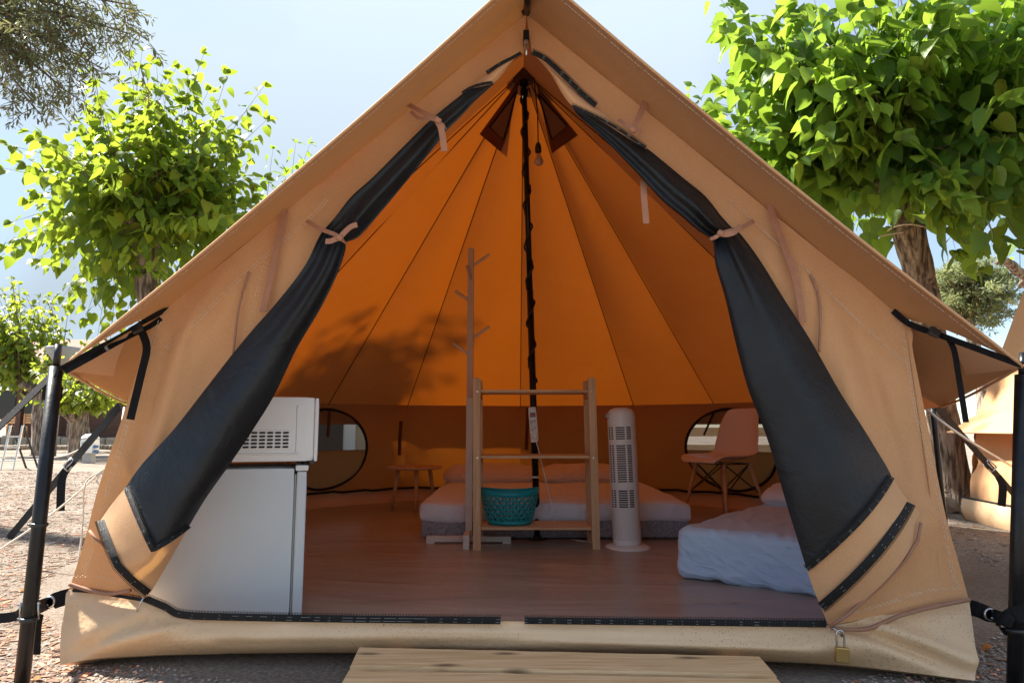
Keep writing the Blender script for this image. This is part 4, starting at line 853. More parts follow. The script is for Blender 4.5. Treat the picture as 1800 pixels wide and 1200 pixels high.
# ---- pine shelf
sl, sr = G(838, 969, 0.016), G(1047, 965, 0.016); ysf = (sl.y + sr.y) / 2
sh = thing('shelf_unit', 'open pine shelf unit with three slatted boards in front of the pole', 'shelf unit', V(((sl.x + sr.x) / 2, ysf + 0.13, 0.016)))
shz = D(1040, 664, ysf).z; dp = 0.27
xl0, xr0 = D(838, 668, ysf).x, D(1040, 664, ysf).x
for (b_, xt) in ((sl, xl0), (sr, xr0)):
    for y in (ysf, ysf + dp):
        mb = MB(); post(V((b_.x, y, 0.016)), V((xt, y, shz)), 0.044, 0.022, mb); mb.build('post', M['pine_post'], sh, bevel=0.002)
    mb = MB()
def xat(z): t = (z - 0.016) / (shz - 0.016); return sl.x + (xl0 - sl.x) * t, sr.x + (xr0 - sr.x) * t
for v_ in (687, 803, 929):
    z = D(940, v_, ysf).z; x0, x1 = xat(z)
    for y_ in (0.022, 0.095, 0.168, 0.240):
        mb = MB(); mb.box(((x0 + x1) / 2, ysf + y_ + 0.012, z), (x1 - x0 - 0.046, 0.056, 0.016)); mb.build('slat', M['pine'], sh, bevel=0.002)
    for x, sgn in ((x0, 1), (x1, -1)):
        mb = MB(); mb.box((x + sgn * 0.013, ysf + dp / 2 + 0.002, z - 0.024), (0.020, dp - 0.026, 0.030)); mb.build('cleat', M['pine'], sh)
        mb = MB(); mb.tube([V((x + sgn * 0.004, ysf - 0.015, z - 0.004)), V((x + sgn * 0.004, ysf - 0.009, z - 0.004))], 0.005, 8); mb.build('screw', M['steel'], sh)
# ---- basket with pierced sides
zs = D(940, 929, ysf).z + 0.009
bc = D(896, 921, ysf + 0.13); bc.z = zs
bk = thing('basket', 'turquoise plastic basket with pierced oval holes on the lowest shelf', 'basket', bc)
H, NR, NC = 0.190, 6, 24
def bsurf(u, v):
    a = 2 * math.pi * u; r = 0.118 + 0.048 * v ** 0.8; q = 1.0
    zz = 0.004 + H * v + 0.012 * v * math.cos(2 * a) * 0.8
    return bc + V((r * 1.04 * math.cos(a), r * 0.72 * math.sin(a), zz))
mb = MB()
for r_ in range(NR):
    for c__ in range(NC):
        sh_ = 0.5 * (r_ % 2); u0, v0 = (c__ + sh_) / NC, 0.10 + 0.78 * r_ / NR; du, dv = 1 / NC, 0.78 / NR; n_ = 12; vs = []
        for k_ in range(n_):
            a = 2 * math.pi * k_ / n_; cx, cy = math.cos(a), math.sin(a); mxx = max(abs(cx), abs(cy)); vs.append(bsurf(u0 + du * 0.5 * (1 + cx / mxx), v0 + dv * 0.5 * (1 + cy / mxx)))
        for k_ in range(n_):
            a = 2 * math.pi * k_ / n_; vs.append(bsurf(u0 + du * 0.5 * (1 + 0.74 * math.cos(a)), v0 + dv * 0.5 * (1 + 0.62 * math.sin(a))))
        mb.add(vs, [(k_, (k_ + 1) % n_, n_ + (k_ + 1) % n_, n_ + k_) for k_ in range(n_)])
mb.grid(lambda i, j: bsurf(j, 0.10 * i), 2, 52); mb.grid(lambda i, j: bsurf(j, 0.88 + 0.12 * i), 2, 52)
mb.build('pierced_wall', M['teal'], bk, True, solid=0.003)
mb = MB(); mb.tube([bsurf(k_ / 48, 1.0) for k_ in range(49)], 0.005, 8, False); mb.build('rim', M['teal'], bk, True)
mb = MB(); mb.add([bc + V((0, 0, 0.005))] + [bsurf(k_ / 32, 0.0) for k_ in range(32)], [(0, 1 + k_, 1 + (k_ + 1) % 32) for k_ in range(32)]); mb.build('bottom', M['teal'], bk)
# ---- power strip on the pole
py = A.y - 0.045
ps = thing('power_strip', 'white power strip with red switch hung on the black pole', 'power strip', D(939, 778, py))
pt_, pb_ = D(935, 715, py), D(940, 777, py); pr_ = Matrix.Rotation(math.atan2(pb_.x - pt_.x, pt_.z - pb_.z) * -1, 3, 'Y'); pc = (pt_ + pb_) / 2; pL = (pt_ - pb_).length
def pp(x, y, z): return pc + pr_ @ V((x, y, z))
mb = MB(); mb.rbox(pc, (0.050, 0.036, pL), 0.007, 6, pr_); mb.build('body', M['white_plastic'], ps, True)
mb = MB(); mb.rbox(pp(0, -0.020, pL * 0.27), (0.026, 0.010, 0.020), 0.002, 3, pr_); mb.build('switch', M['red'], ps)
mb = MB(); mb.box(pp(0, -0.0182, pL * 0.27), (0.032, 0.004, 0.027), pr_); mb.build('switch_frame', M['black_plastic'], ps)
for k_ in range(3):
    z = pL * (0.08 - 0.20 * k_); rx = pr_ @ Matrix.Rotation(math.pi / 2, 3, 'X'); mb = MB(); mb.lathe([(0.019, 0.018), (0.019, 0.0215), (0.0165, 0.0215), (0.0165, 0.019), (0.0, 0.019)], 20, pp(0, 0, z), rx); so = mb.build('socket', M['white_plastic'], ps, True)
    mb = MB()
    for dx in (-0.0085, 0.0085): mb.lathe([(0.0035, 0.0192), (0.0035, 0.0198), (0, 0.0198)], 8, pp(dx, 0, z + dx * 0.3), rx)
    mb.build('socket_hole', M['slot'], so)
mb = MB(); mb.rbox(pp(0, -0.033, -pL * 0.32), (0.034, 0.030, 0.036), 0.010, 4, pr_); mb.build('plug', M['white_plastic'], ps, True)
fcp = G(1103, 963, 0.016)
mb = MB(); cb_ = [pp(0.0, -0.05, -pL * 0.34), D(948, 795, 4.20), D(956, 830, 4.18), D(968, 880, 4.18), D(976, 915, 4.17), G(992, 938, 0.02) + V((0, 0, 0)), G(1010, 948, 0.02), G(1035, 952, 0.02), G(1062, 961, 0.02), fcp + V((-0.05, 0.03, 0.012))]
mb.tube(crom(cb_, 60), 0.0035, 6); tag(mb.build('power_cable', M['white_plastic'], None, True, org=fcp), 'white cable hanging from the power strip to the tower fan', 'cable')
# ---- tower fan
ft_ = thing('tower_fan', 'white tower fan with slotted grille standing on a round base', 'fan', fcp)
fh = D(1092, 716, fcp.y).z - 0.016; tl = Matrix.Rotation(-0.030, 3, 'Y') @ rz(-0.35)
def fp_(x, y, z): return fcp + tl @ V((x, y, z))
RX = 0.080
mb = MB(); mb.lathe([(0.128, 0.0), (0.130, 0.006), (0.122, 0.014), (0.090, 0.022), (0.03, 0.026), (0.0, 0.026)], 40, fcp); mb.build('base', M['white_plastic'], ft_, True)
mb = MB(); prof = [(RX * 0.98, 0.022), (RX, 0.03), (RX, 0.05), (RX * 0.985, 0.052), (RX, 0.054), (RX, fh - 0.055), (RX * 0.95, fh - 0.030), (RX * 0.78, fh - 0.010), (RX * 0.4, fh - 0.001), (0.0, fh)]
mb.lathe(prof, 40, fcp, tl); mb.build('body', M['white_plastic'], ft_, True)
for (z0_, z1_, na) in ((0.235, 0.345, 0), (0.375, 0.590, 1), (0.615, fh - 0.095, 2)):
    mb = MB(); nz_ = int((z1_ - z0_) / 0.0125)
    for col in (-3.9, -2.9, -1.55, -1.0, -0.45, 0.10, 1.15, 1.75):
        a0 = col * 0.285 - 0.5 * math.pi + 0.28
        for k_ in range(nz_):
            z = z0_ + 0.0125 * k_; vs = []
            for da, dz in ((-0.085, 0), (0.085, 0), (0.085, 0.0072), (-0.085, 0.0072)):
                for rr_ in (RX + 0.0012, RX - 0.004): vs.append(fp_(rr_ * math.cos(a0 + da), rr_ * math.sin(a0 + da), z + dz))
            mb.add(vs, [(0, 2, 4, 6), (0, 1, 3, 2), (2, 3, 5, 4), (4, 5, 7, 6), (6, 7, 1, 0)])
    mb.build('grille', M['slot'], ft_)
mb = MB(); mb.rbox(fp_(-0.066, -0.03, fh - 0.045), (0.03, 0.05, 0.03), 0.008, 4, tl); mb.build('handle', M['grey_metal'], ft_, True)
# ---- double mattress and pillows
def crease(p, s, seed): return max(0.0, 1 - abs(nz(V((p.x * 1.0 + p.z * 1.3, p.y * 0.9 - p.z * 1.1, p.z * 0.6)), s, seed)) * 5.5) ** 1.5
def mattress(name, label, cat, corner, dirL, L, W, H, mat_top, seed, parts=None):
    dl = V((dirL[0], dirL[1], 0)).normalized(); dw = V((dl.y, -dl.x, 0)); rot = Matrix((dw, dl, V((0, 0, 1)))).transposed()
    o = thing(name, label, cat, V(corner)); c_ = V(corner) + dl * (L / 2) + dw * (W / 2); c_.z = 0.018
    return o, c_, rot
def soft(seed, amp, s): 
    return lambda p: p + p.normalized() * (amp * nz(p, s, seed))
o, c_, rot = mattress('double_mattress', 'wide mattress with pale fitted sheet over a grey floral side at the back', 'mattress', G(738, 947, 0.02), (0.0, 1), 1.72, 1.66, 0.2, None, 1)
mb = MB(); mb.rbox(c_ + V((0, 0, 0.065)), (1.66, 1.72, 0.13), 0.03, 14, rot, soft(3, 0.012, 3)); mb.build('base_cushion', M['ticking'], o, True)
mb = MB(); mb.rbox(c_ + V((0, 0, 0.162)), (1.69, 1.75, 0.13), 0.05, 26, rot, lambda p: p + V((0, 0, 0.012 * nz(p, 4, 8))) + V((0, -1, 0)) * (0.008 * nz(p * 3, 4, 2)) + V((0, 0, -0.012 * abs(nz(p, 5, 1))) if p.z < 0 else (0, 0, 0))); mb.build('fitted_sheet', M['sheet'], o, True)
def pillow(label, c, size, rot, mat_, seed):
    def fn(p):
        hx, hy, hz = size[0] / 2, size[1] / 2, size[2] / 2; e = (1 - min(1, abs(p.x / hx)) ** 3.2) * (1 - min(1, abs(p.y / hy)) ** 3.2)
        return V((p.x * (1 - 0.06 * abs(p.y / hy) ** 2), p.y * (1 - 0.06 * abs(p.x / hx) ** 2), p.z * (0.10 + 0.9 * e ** 0.5) + 0.008 * nz(p, 9, seed) + 0.007 * crease(p, 8, seed)))
    mb = MB(); mb.rbox(c, size, min(size) * 0.25, 18, rot, fn); return tag(mb.build('pillow', mat_, None, True, org=V(c) - V((0, 0, size[2] / 2))), label, 'pillow')
zp = 0.018 + 0.225
c1 = V((-0.42, 5.92, zp + 0.055)); tilt = Matrix.Rotation(0.15, 3, 'X')
pillow('pinkish pillow on the double mattress between coat stand and stool', c1 + V((0.23, 0, 0)), (0.78, 0.42, 0.16), rz(-0.03) @ tilt, M['pillow'], 1)
pillow('pinkish pillow on the double mattress behind the pole and fan', c1 + V((1.06, 0.0, 0)), (0.80, 0.42, 0.155), rz(0.04) @ tilt, M['pillow'], 5)
# ---- single mattress
o, c_, rot = mattress('single_mattress', 'thick mattress in a creased blue white sheet near the door', 'mattress', G(1188, 1016, 0.02), (0.61, 0.79), 1.4, 0.72, 0.22, None, 2)
def blue(p):
    q = p.copy(); low = max(0, -p.z / 0.11)
    q += V((p.x, p.y, 0)).normalized() * (0.006 * math.sin(26 * (p.x + p.y) + 30 * p.z + 4 * nz(p, 5, 2)) * low + 0.010 * nz((p.x * 9, p.y * 9, p.z * 4), 1, 4))
    q += V((p.x, p.y, 0)).normalized() * (0.006 * crease(p, 7, 2) + 0.005 * crease(p, 15, 5)) * (1 if p.z < 0.10 else 0.3)
    q.z += 0.006 * crease(V((p.x * 2, p.y * 0.7, 0)), 5, 9) if p.z > 0.05 else 0
    q.z += (0.008 * nz(p, 5, 6) + 0.006 * (1 - abs(nz(V((p.x * 2.2, p.y, 0)), 6, 3)) * 2.2)) if p.z > 0 else 0.02 * low * nz((p.x * 14, p.y * 14, 0), 1, 8) * 0.6
    return q
mb = MB(); mb.rbox(c_ + V((0, 0, 0.115)), (0.72, 1.4, 0.225), 0.042, 80, rot, blue); mb.build('fitted_sheet', M['blue_sheet'], o, True)
mb = MB(); mb.rbox(c_ + V((0, 0, 0.04)), (0.66, 1.34, 0.07), 0.03, 6, rot); mb.build('base_cushion', M['ticking'], o, True)
pillow('lilac white pillow at the far end of the blue white mattress', V((1.786, 4.03, 0.298)), (0.62, 0.38, 0.15), rot @ Matrix.Rotation(0.12, 3, 'X'), M['sheet'], 9)
# ---- shell chair
chc = V((1.63, 5.36, 0.016)); ca = math.radians(-62)           # faces the pole side
crot = rz(ca); ch = thing('shell_chair', 'pale pink shell chair on splayed wooden legs near the wall window', 'chair', chc)
def cp_(x, y, z): return chc + crot @ V((x, y, z))             # y = -front
prof = [(-0.245, 0.415), (-0.235, 0.437), (-0.18, 0.447), (-0.06, 0.437), (0.06, 0.430), (0.14, 0.442), (0.185, 0.485), (0.212, 0.560), (0.232, 0.660), (0.255, 0.760), (0.268, 0.815), (0.275, 0.828)]
wid = [0.16, 0.20, 0.222, 0.232, 0.232, 0.228, 0.222, 0.215, 0.202, 0.180, 0.150, 0.115]
pp3 = crom([V((0, y, z)) for y, z in prof], 40); ww = [v_.x for v_ in crom([V((a, 0, 0)) for a in wid], 40)]
def shell(i, j):
    q = int(round(i * 40)); t = 2 * j - 1; p = pp3[q]; up = abs(t) ** 2.4
    k_ = i; seatup = 0.05 * up * max(0, 1 - abs(i - 0.42) / 0.40); fwd = 0.055 * up * max(0, min(1, (i - 0.40) / 0.2)) * (1 - 0.6 * max(0, (i - 0.75) / 0.25))
    return cp_(t * ww[q], p.y - fwd, p.z + seatup)
mb = MB(); mb.grid(shell, 40, 20); mb.build('seat_shell', M['chair_shell'], ch, True, solid=0.008)
tops, feet = [], []
for x, y in ((-1, -1), (1, -1), (1, 1), (-1, 1)):
    a, b = cp_(x * 0.145, y * 0.13 + 0.0, 0.405), cp_(x * 0.225, y * 0.215 + 0.01, 0.0); tops.append(a); feet.append(b)
    mb = MB(); mb.tube([a, a.lerp(b, 0.5), b], [0.015, 0.014, 0.010], 10); mb.build('leg', M['pine_post'], ch, True)
for i in range(4):
    a, b, c2, d2 = tops[i], tops[(i + 1) % 4], tops[i].lerp(feet[i], 0.55), tops[(i + 1) % 4].lerp(feet[(i + 1) % 4], 0.55)
    mb = MB(); mb.tube([a, d2], 0.005, 6); mb.build('brace', M['black_plastic'], ch); mb = MB(); mb.tube([b, c2], 0.005, 6); mb.build('brace', M['black_plastic'], ch)
    mb = MB(); mb.tube([a, b], 0.005, 6); mb.build('brace', M['black_plastic'], ch)
# ---- round stool table
tb = G(727, 897, 0.016); tz = D(727, 819, tb.y).z
to = thing('stool_table', 'low round wooden side table with three splayed legs by the wall', 'table', tb)
mb = MB(); mb.lathe([(0.0, tz - 0.022), (0.215, tz - 0.022), (0.232, tz - 0.016), (0.235, tz - 0.004), (0.228, tz), (0.0, tz)], 40, (tb.x, tb.y, 0)); mb.build('table_top', M['pale_wood'], to, True)
for a in (200, 285, 20):
    a = math.radians(a); d = V((math.cos(a), math.sin(a), 0)); mb = MB(); mb.tube([V((tb.x, tb.y, tz - 0.02)) + d * 0.13, V((tb.x, tb.y, 0.016)) + d * 0.185], [0.018, 0.013], 10); mb.build('leg', M['pine_post'], to, True)

# ================================================================== trees
def leaf_geo(kind):
    if kind == 'heart':
        o = [(0, 0.02), (0.17, -0.04), (0.33, 0.06), (0.39, 0.24), (0.35, 0.48), (0.23, 0.72), (0.09, 0.92), (0, 1.06)]
    else: o = [(0, 0), (0.09, 0.2), (0.12, 0.5), (0.07, 0.8), (0, 1.0)]
    return o
def leaf_mesh(kind, fold, droop, twist, W=1.0):
    o = leaf_geo(kind); vs = []; fs = []
    mid = [(0, y) for x, y in o]
    def P(x, y): return (x * W, y - 0.08 * droop * y * y, fold * abs(x) + 0.03 * math.sin(9 * y + 4 * x) * abs(x) * 2 - droop * y * y * 0.45 + twist * x * y)
    n = len(o)
    for x, y in o: vs.append(P(0, max(0.03, y) if kind == 'heart' else y))
    for s in (-1, 1):
        b = len(vs)
        for x, y in o: vs.append(P(s * x, y))
        for i in range(n - 1):
            f = (i, i + 1, b + i + 1, b + i) if s > 0 else (i, b + i, b + i + 1, i + 1)
            f = [q for k_, q in enumerate(f)]
            fs.append(tuple(f))
    return np.array(vs, dtype=np.float64), fs
def lw(p): return V(p)
def orient(pos, tip, nrm, s):
    y = tip.normalized(); x = y.cross(nrm); 
    if x.length < 1e-4: x = y.cross(V((1, 0, 0)))
    x.normalize(); z = x.cross(y); return Matrix(((x.x * s, y.x * s, z.x * s, pos.x), (x.y * s, y.y * s, z.y * s, pos.y), (x.z * s, y.z * s, z.z * s, pos.z), (0, 0, 0, 1)))
def to_px(p):
    q = p - CO; a = q.y * CP + q.z * SP; b = -q.y * SP + q.z * CP
    if a <= 0.05: return None
    return 900 + F_PX * q.x / a, 600 - F_PX * b / a, a
def leaves_build(root, mats, geos, mat_, singles, name='leaf', zmin_hidden=None):
    """mats: list of (matrix, geo index). The largest in view become leaf objects, the rest one mass."""
    sc_ = []
    for i, (m_, g_) in enumerate(mats):
        q = to_px(m_.to_translation()); vis = q is not None and -20 < q[0] < 1820 and -20 < q[1] < 900
        if vis and in_tent(q[0], q[1]): vis = False
        sc_.append((-(m_.to_scale().x / q[2]) if vis else 1.0, i))
    sc_.sort(); pick = set(i for s_, i in sc_[:singles] if s_ < 0)
    ro = V(root['_o']); dm = []
    for vs, fs in geos:
        me = bpy.data.meshes.new(name); me.from_pydata(vs.tolist(), [], fs); me.update(); me.materials.append(mat_); me.polygons.foreach_set('use_smooth', [True] * len(me.polygons)); dm.append(me)
    av, af, off = [], [], 0
    for i, (m_, g_) in enumerate(mats):
        if i in pick:
            o = bpy.data.objects.new(name, dm[g_]); COL.objects.link(o); o.parent = root; o.matrix_local = Matrix.Translation(-ro) @ m_
        else:
            vs, fs = geos[g_]; mm_ = np.array(m_); av.append(vs @ mm_[:3, :3].T + (mm_[:3, 3] - np.array(ro))); af += [tuple(k_ + off for k_ in f) for f in fs]; off += len(vs)
    if av:
        me = bpy.data.meshes.new('foliage'); me.from_pydata(np.concatenate(av).tolist(), [], af); me.update(); me.materials.append(mat_); me.polygons.foreach_set('use_smooth', [True] * len(me.polygons))
        o = bpy.data.objects.new('foliage', me); COL.objects.link(o); o.parent = root; o['kind'] = 'stuff'
def in_tent(x, y):
    return 110 < x < 1795 and y > (645 - (x - 105) * 0.854 if x < 932 else (x - 1010) * 0.815) + 12
HG = [leaf_mesh('heart', f, d, t_) for f, d, t_ in ((0.25, 0.4, 0.1), (0.15, 0.8, -0.15), (0.35, 0.2, 0.0), (0.1, 0.6, 0.25), (0.3, 1.0, -0.1), (0.05, 0.35, 0.15))]
SG = [leaf_mesh('slim', f, d, t_) for f, d, t_ in ((0.2, 0.2, 0.1), (0.0, 0.5, 0.2))]
def trunk(root, pts, rad, mat_=None, n=14, name='trunk', seed=0.0, rough=0.16):
    p = crom(pts, 26); rr_ = [v_.x for v_ in crom([V((r_, 0, 0)) for r_ in rad], 26)]; mb = MB(); n = max(n, 8)
    mb.tube(p, rr_, n)
    c_ = p
    for i, v_ in enumerate(mb.v):
        q = min(i // n, 26); a = V(v_) - p[q]; k_ = 1 + rough * (nz((math.atan2(a.y, a.x) * 2.2, q * 0.14, seed), 1.0, seed) + 0.6 * nz((math.atan2(a.y, a.x) * 5, q * 0.4, seed), 1.0, seed)); mb.v[i] = tuple(p[q] + a * k_)
    return mb.build(name, mat_ or M['bark'], root, True)
def shoot_leaves(rng, path, lsize, gap, start, mats, geos, hang=0.7, spread=1.0):
    L = 0; nxt = start; side = rng.choice((-1, 1)); tot = sum((b - a).length for a, b in zip(path[:-1], path[1:]))
    for a, b in zip(path[:-1], path[1:]):
        le = (b - a).length
        while nxt < L + le:
            p = a.lerp(b, (nxt - L) / le); d = (b - a).normalized(); x, y = frame_of(d)
            ang = rng.uniform(-0.8, 0.8) + (0 if side > 0 else math.pi); lat = x * math.cos(ang) + y * math.sin(ang)
            tip = (lat * 0.75 * spread + d * 0.35 + V((0, 0, -hang)) + V((rng.gauss(0, .2), rng.gauss(0, .2), rng.gauss(0, .25)))).normalized()
            nrm = (V((0, 0, 1)) + lat * 0.5 + V((rng.gauss(0, .45), rng.gauss(0, .45), rng.gauss(0, .2)))).normalized()
            t_ = nxt / tot; s_ = lsize * rng.uniform(0.72, 1.18) * (1.0 if t_ < 0.7 else 1.25 - 0.9 * (t_ - 0.42))
            mats.append((orient(p + lat * lsize * 0.35 + V((0, 0, -0.1 * lsize)), tip, nrm, max(s_, 0.3 * lsize)), rng.randrange(len(geos)))); side = -side; nxt += gap * rng.uniform(0.7, 1.4)
        L += le
    d = (path[-1] - path[-2]).normalized()
    for k_ in range(3):
        a = rng.uniform(0, 6.28); x, y = frame_of(d); lat = x * math.cos(a) + y * math.sin(a)
        mats.append((orient(path[-1], (d * 0.7 + lat * 0.8 + V((0, 0, -0.1))).normalized(), (V((0, 0, 1)) + lat).normalized(), lsize * rng.uniform(0.5, 0.8)), rng.randrange(len(geos))))
def pollard(name, label, base, head, targets, rngseed, lsize, gap, matname, singles, trunk_r, bends=(), cat='tree', group=None, twig_r=0.003, start=0.18):
    rng = random.Random(rngseed); root = thing(name, label, cat, base, group); geos = HG; mats = []
    trunk(root, [base - V((0, 0, 0.08)), base + V((0, 0, 0.12)), *bends, head - V((0, 0, 0.25)), head], [trunk_r * 1.7, trunk_r * 1.25] + [trunk_r] * len(bends) + [trunk_r * 1.15, trunk_r * 1.0], seed=rngseed)
    mbt = MB()
    hubs = []
    for k_ in range(5):
        a = 2 * math.pi * k_ / 5 + rng.random(); h = head + V((math.cos(a) * 0.42, math.sin(a) * 0.42, rng.uniform(0.05, 0.35))) * (trunk_r / 0.12); hubs.append(h)
        trunk(root, [head - V((0, 0, 0.12)), head.lerp(h, 0.5) + V((0, 0, -0.03)), h], [trunk_r * 0.62, trunk_r * 0.5, trunk_r * 0.55], name='limb', seed=k_ + rngseed, n=10, rough=0.3)
    for t_ in targets:
        h = min(hubs, key=lambda q: (q - t_).length + rng.uniform(0, 0.4)); m_ = h.lerp(t_, 0.5) + V((0, 0, rng.uniform(0.05, 0.3))) * (t_ - h).length * 0.5
        path = crom([h, m_, t_], 12); mbt.tube(path, [twig_r * 1.6 * (1 - 0.75 * i / 12) for i in range(13)], 5, False)
        L = (t_ - h).length; shoot_leaves(rng, path, lsize, gap, L * start, mats, geos, hang=0.75)
    mbt.build('twigs', M['twig'], root, True, kind='stuff')
    leaves_build(root, mats, geos, M[matname], singles); return root
def ell_targets(rng, c, r, n, shell=0.55, keep=None):
    out_ = []
    while len(out_) < n:
        d = V((rng.gauss(0, 1), rng.gauss(0, 1), rng.gauss(0, 1))).normalized() * rng.uniform(shell, 1.0)
        p = V(c) + V((d.x * r[0], d.y * r[1], d.z * r[2]))
        if keep is None or keep(p): out_.append(p)
    return out_
# ---- big mulberry behind the padlock side of the tent
rb = V((4.05, 6.35, 0)); rh = D(1592, 345, 6.05)
rg = random.Random(3)
def keepR(p):
    q = to_px(p); return q is not None and q[0] > 1235 + max(0, (q[1] - 200)) * 0.55 and q[1] < 470 and p.z > 2.2
tg = ell_targets(rg, rh + V((0.25, -0.25, 0.75)), (2.15, 1.8, 1.35), 230, 0.45, keepR)
tg += ell_targets(rg, D(1390, 280, 6.0), (0.75, 0.6, 0.6), 45, 0.2, keepR) + ell_targets(rg, D(1740, 330, 5.0), (0.6, 0.5, 0.5), 30, 0.2, keepR)
tg += ell_targets(rg, D(1370, 110, 5.7), (0.65, 0.8, 0.7), 45, 0.3, keepR) + ell_targets(rg, D(1560, 60, 4.9), (1.1, 0.5, 0.7), 45, 0.3, keepR)
tg += [D(1272, 60, 5.6), D(1262, 150, 5.7), D(1290, 10, 5.5), D(1262, 200, 6.0), D(1300, 250, 5.8), D(1340, 300, 5.8), D(1380, 360, 5.8), D(1450, 430, 5.8), D(1525, 440, 5.7), D(1700, 440, 5.5), D(1730, 470, 5.2), D(1760, 420, 5.0), D(1250, -20, 5.6), D(1400, 390, 5.8), D(1800, 440, 5.2), D(1680, 400, 5.4)]
pollard('mulberry_tree', 'large glossy leaved mulberry with rough trunk towering over the roof edge and neighbour tent', rb, rh, tg, 11, 0.205, 0.088, 'mulberry', 300, 0.125, bends=[D(1655, 720, 6.25), D(1620, 500, 6.12)])
# burl and root lumps at its foot
# ---- mulberry behind the fridge side
lb = V((-3.55, 7.0, 0)); lh = D(258, 420, 7.0)
def keepL(p):
    q = to_px(p); return q is not None and q[0] < 480 and q[0] > 0 and q[1] > 70 and q[1] < 560 and (q[0] > 120 or q[1] > 220)
rg = random.Random(5)
tg = ell_targets(rg, lh + V((-0.05, 0, 0.45)), (1.6, 1.3, 1.5), 210, 0.45, keepL) + ell_targets(rg, D(330, 330, 6.9), (0.8, 0.6, 0.7), 40, 0.2, keepL)
tg += [D(358, 95, 6.9), D(330, 130, 6.9), D(400, 130, 6.9), D(465, 150, 6.9), D(440, 190, 6.9), D(225, 100, 6.9), D(250, 90, 6.9), D(290, 130, 6.9), D(470, 210, 6.9), D(50, 230, 6.8), D(60, 300, 6.8), D(20, 390, 6.7), D(45, 350, 6.7), D(0, 450, 6.6), D(5, 430, 6.5), D(150, 560, 6.8), D(170, 600, 6.9), D(190, 640, 6.9), D(100, 470, 6.7), D(430, 260, 6.9), D(120, 230, 6.9), D(160, 200, 7)]
pollard('mulberry_tree', 'sunlit yellow green mulberry behind the tent roof beside the olive boughs', lb, lh, tg, 21, 0.148, 0.066, 'mulberry_sunny', 300, 0.11, bends=[D(275, 620, 7.0)])
# ---- small shoots peeping over the ridge line
rg = random.Random(8)
b_ = V((-3.1, 9.6, 0)); h_ = D(500, 420, 9.6)
keepS = lambda p: (lambda q: q is not None and q[1] > (932 - q[0]) * 0.854 - 30)(to_px(p))
pollard('mulberry_tree', 'mulberry whose few shoots peep over the roof edge beside the sunlit crown', b_, h_, ell_targets(rg, h_ + V((0.5, 0, 0.3)), (1.5, 1.2, 1.1), 60, 0.3, keepS) + [D(480, 262, 9.4), D(520, 250, 9.4), D(545, 252, 9.5), D(500, 300, 9.4), D(470, 320, 9.4), D(455, 335, 9.5), D(560, 300, 9.5), D(530, 320, 9.5), D(440, 380, 9.5)], 31, 0.14, 0.08, 'mulberry', 60, 0.09, start=0.3)
b_ = V((1.7, 8.1, 0)); h_ = V((1.5, 7.4, 2.75)); rg = random.Random(37)  # unseen crown added to shade the roof and neighbour tent; its tip shows
def keepB(p): q = to_px(p); return q is not None and q[1] > (q[0] - 1010) * 0.815 + 50 and q[1] > 932 * 0.854 - q[0] * 0.854 + 20
pollard('mulberry_tree', 'mulberry close behind the tent with leafy tip and hidden crown added for shade', b_, h_, ell_targets(rg, V((1.45, 6.95, 3.2)), (1.55, 1.15, 0.7), 110, 0.3, keepB) + [D(1213, 152, 8), D(1228, 180, 8), D(1240, 200, 8), D(1265, 190, 8), D(1270, 230, 8)], 33, 0.16, 0.085, 'mulberry', 40, 0.10, start=0.3)
# ---- far mulberries round the cabin
def farmul(px_, base_y, vhead, cpx, rpx, n, seed, label, ls=0.16, tr=0.14, single=0, keep=None):
    b_ = D(px_, 800, base_y); b_.z = 0; h_ = D(px_ + seed % 7 - 3, vhead, base_y); rg = random.Random(seed); sc_ = base_y / 1200
    c_ = D(cpx[0], cpx[1], base_y); tg_ = ell_targets(rg, c_, (rpx[0] * sc_, rpx[0] * sc_ * 0.8, rpx[1] * sc_), n, 0.4, keep)
    return pollard('mulberry_tree', label, b_, h_, tg_, seed, ls, 0.12, 'far_leaf', single, tr, twig_r=0.008, start=0.12)
farmul(70, 17, 690, (15, 590), (100, 115), 130, 41, 'yellow green mulberry before the cabin porch beside the ladder', 0.20, 0.15, 120)
farmul(132, 15, 735, (150, 665), (110, 62), 80, 43, 'low spreading mulberry with pale trunk beside the white power post', 0.17, 0.10, 100)
farmul(147, 20, 720, (150, 690), (120, 48), 60, 45, 'mulberry with dark mottled trunk close before the cabin wall', 0.18, 0.12, 0)
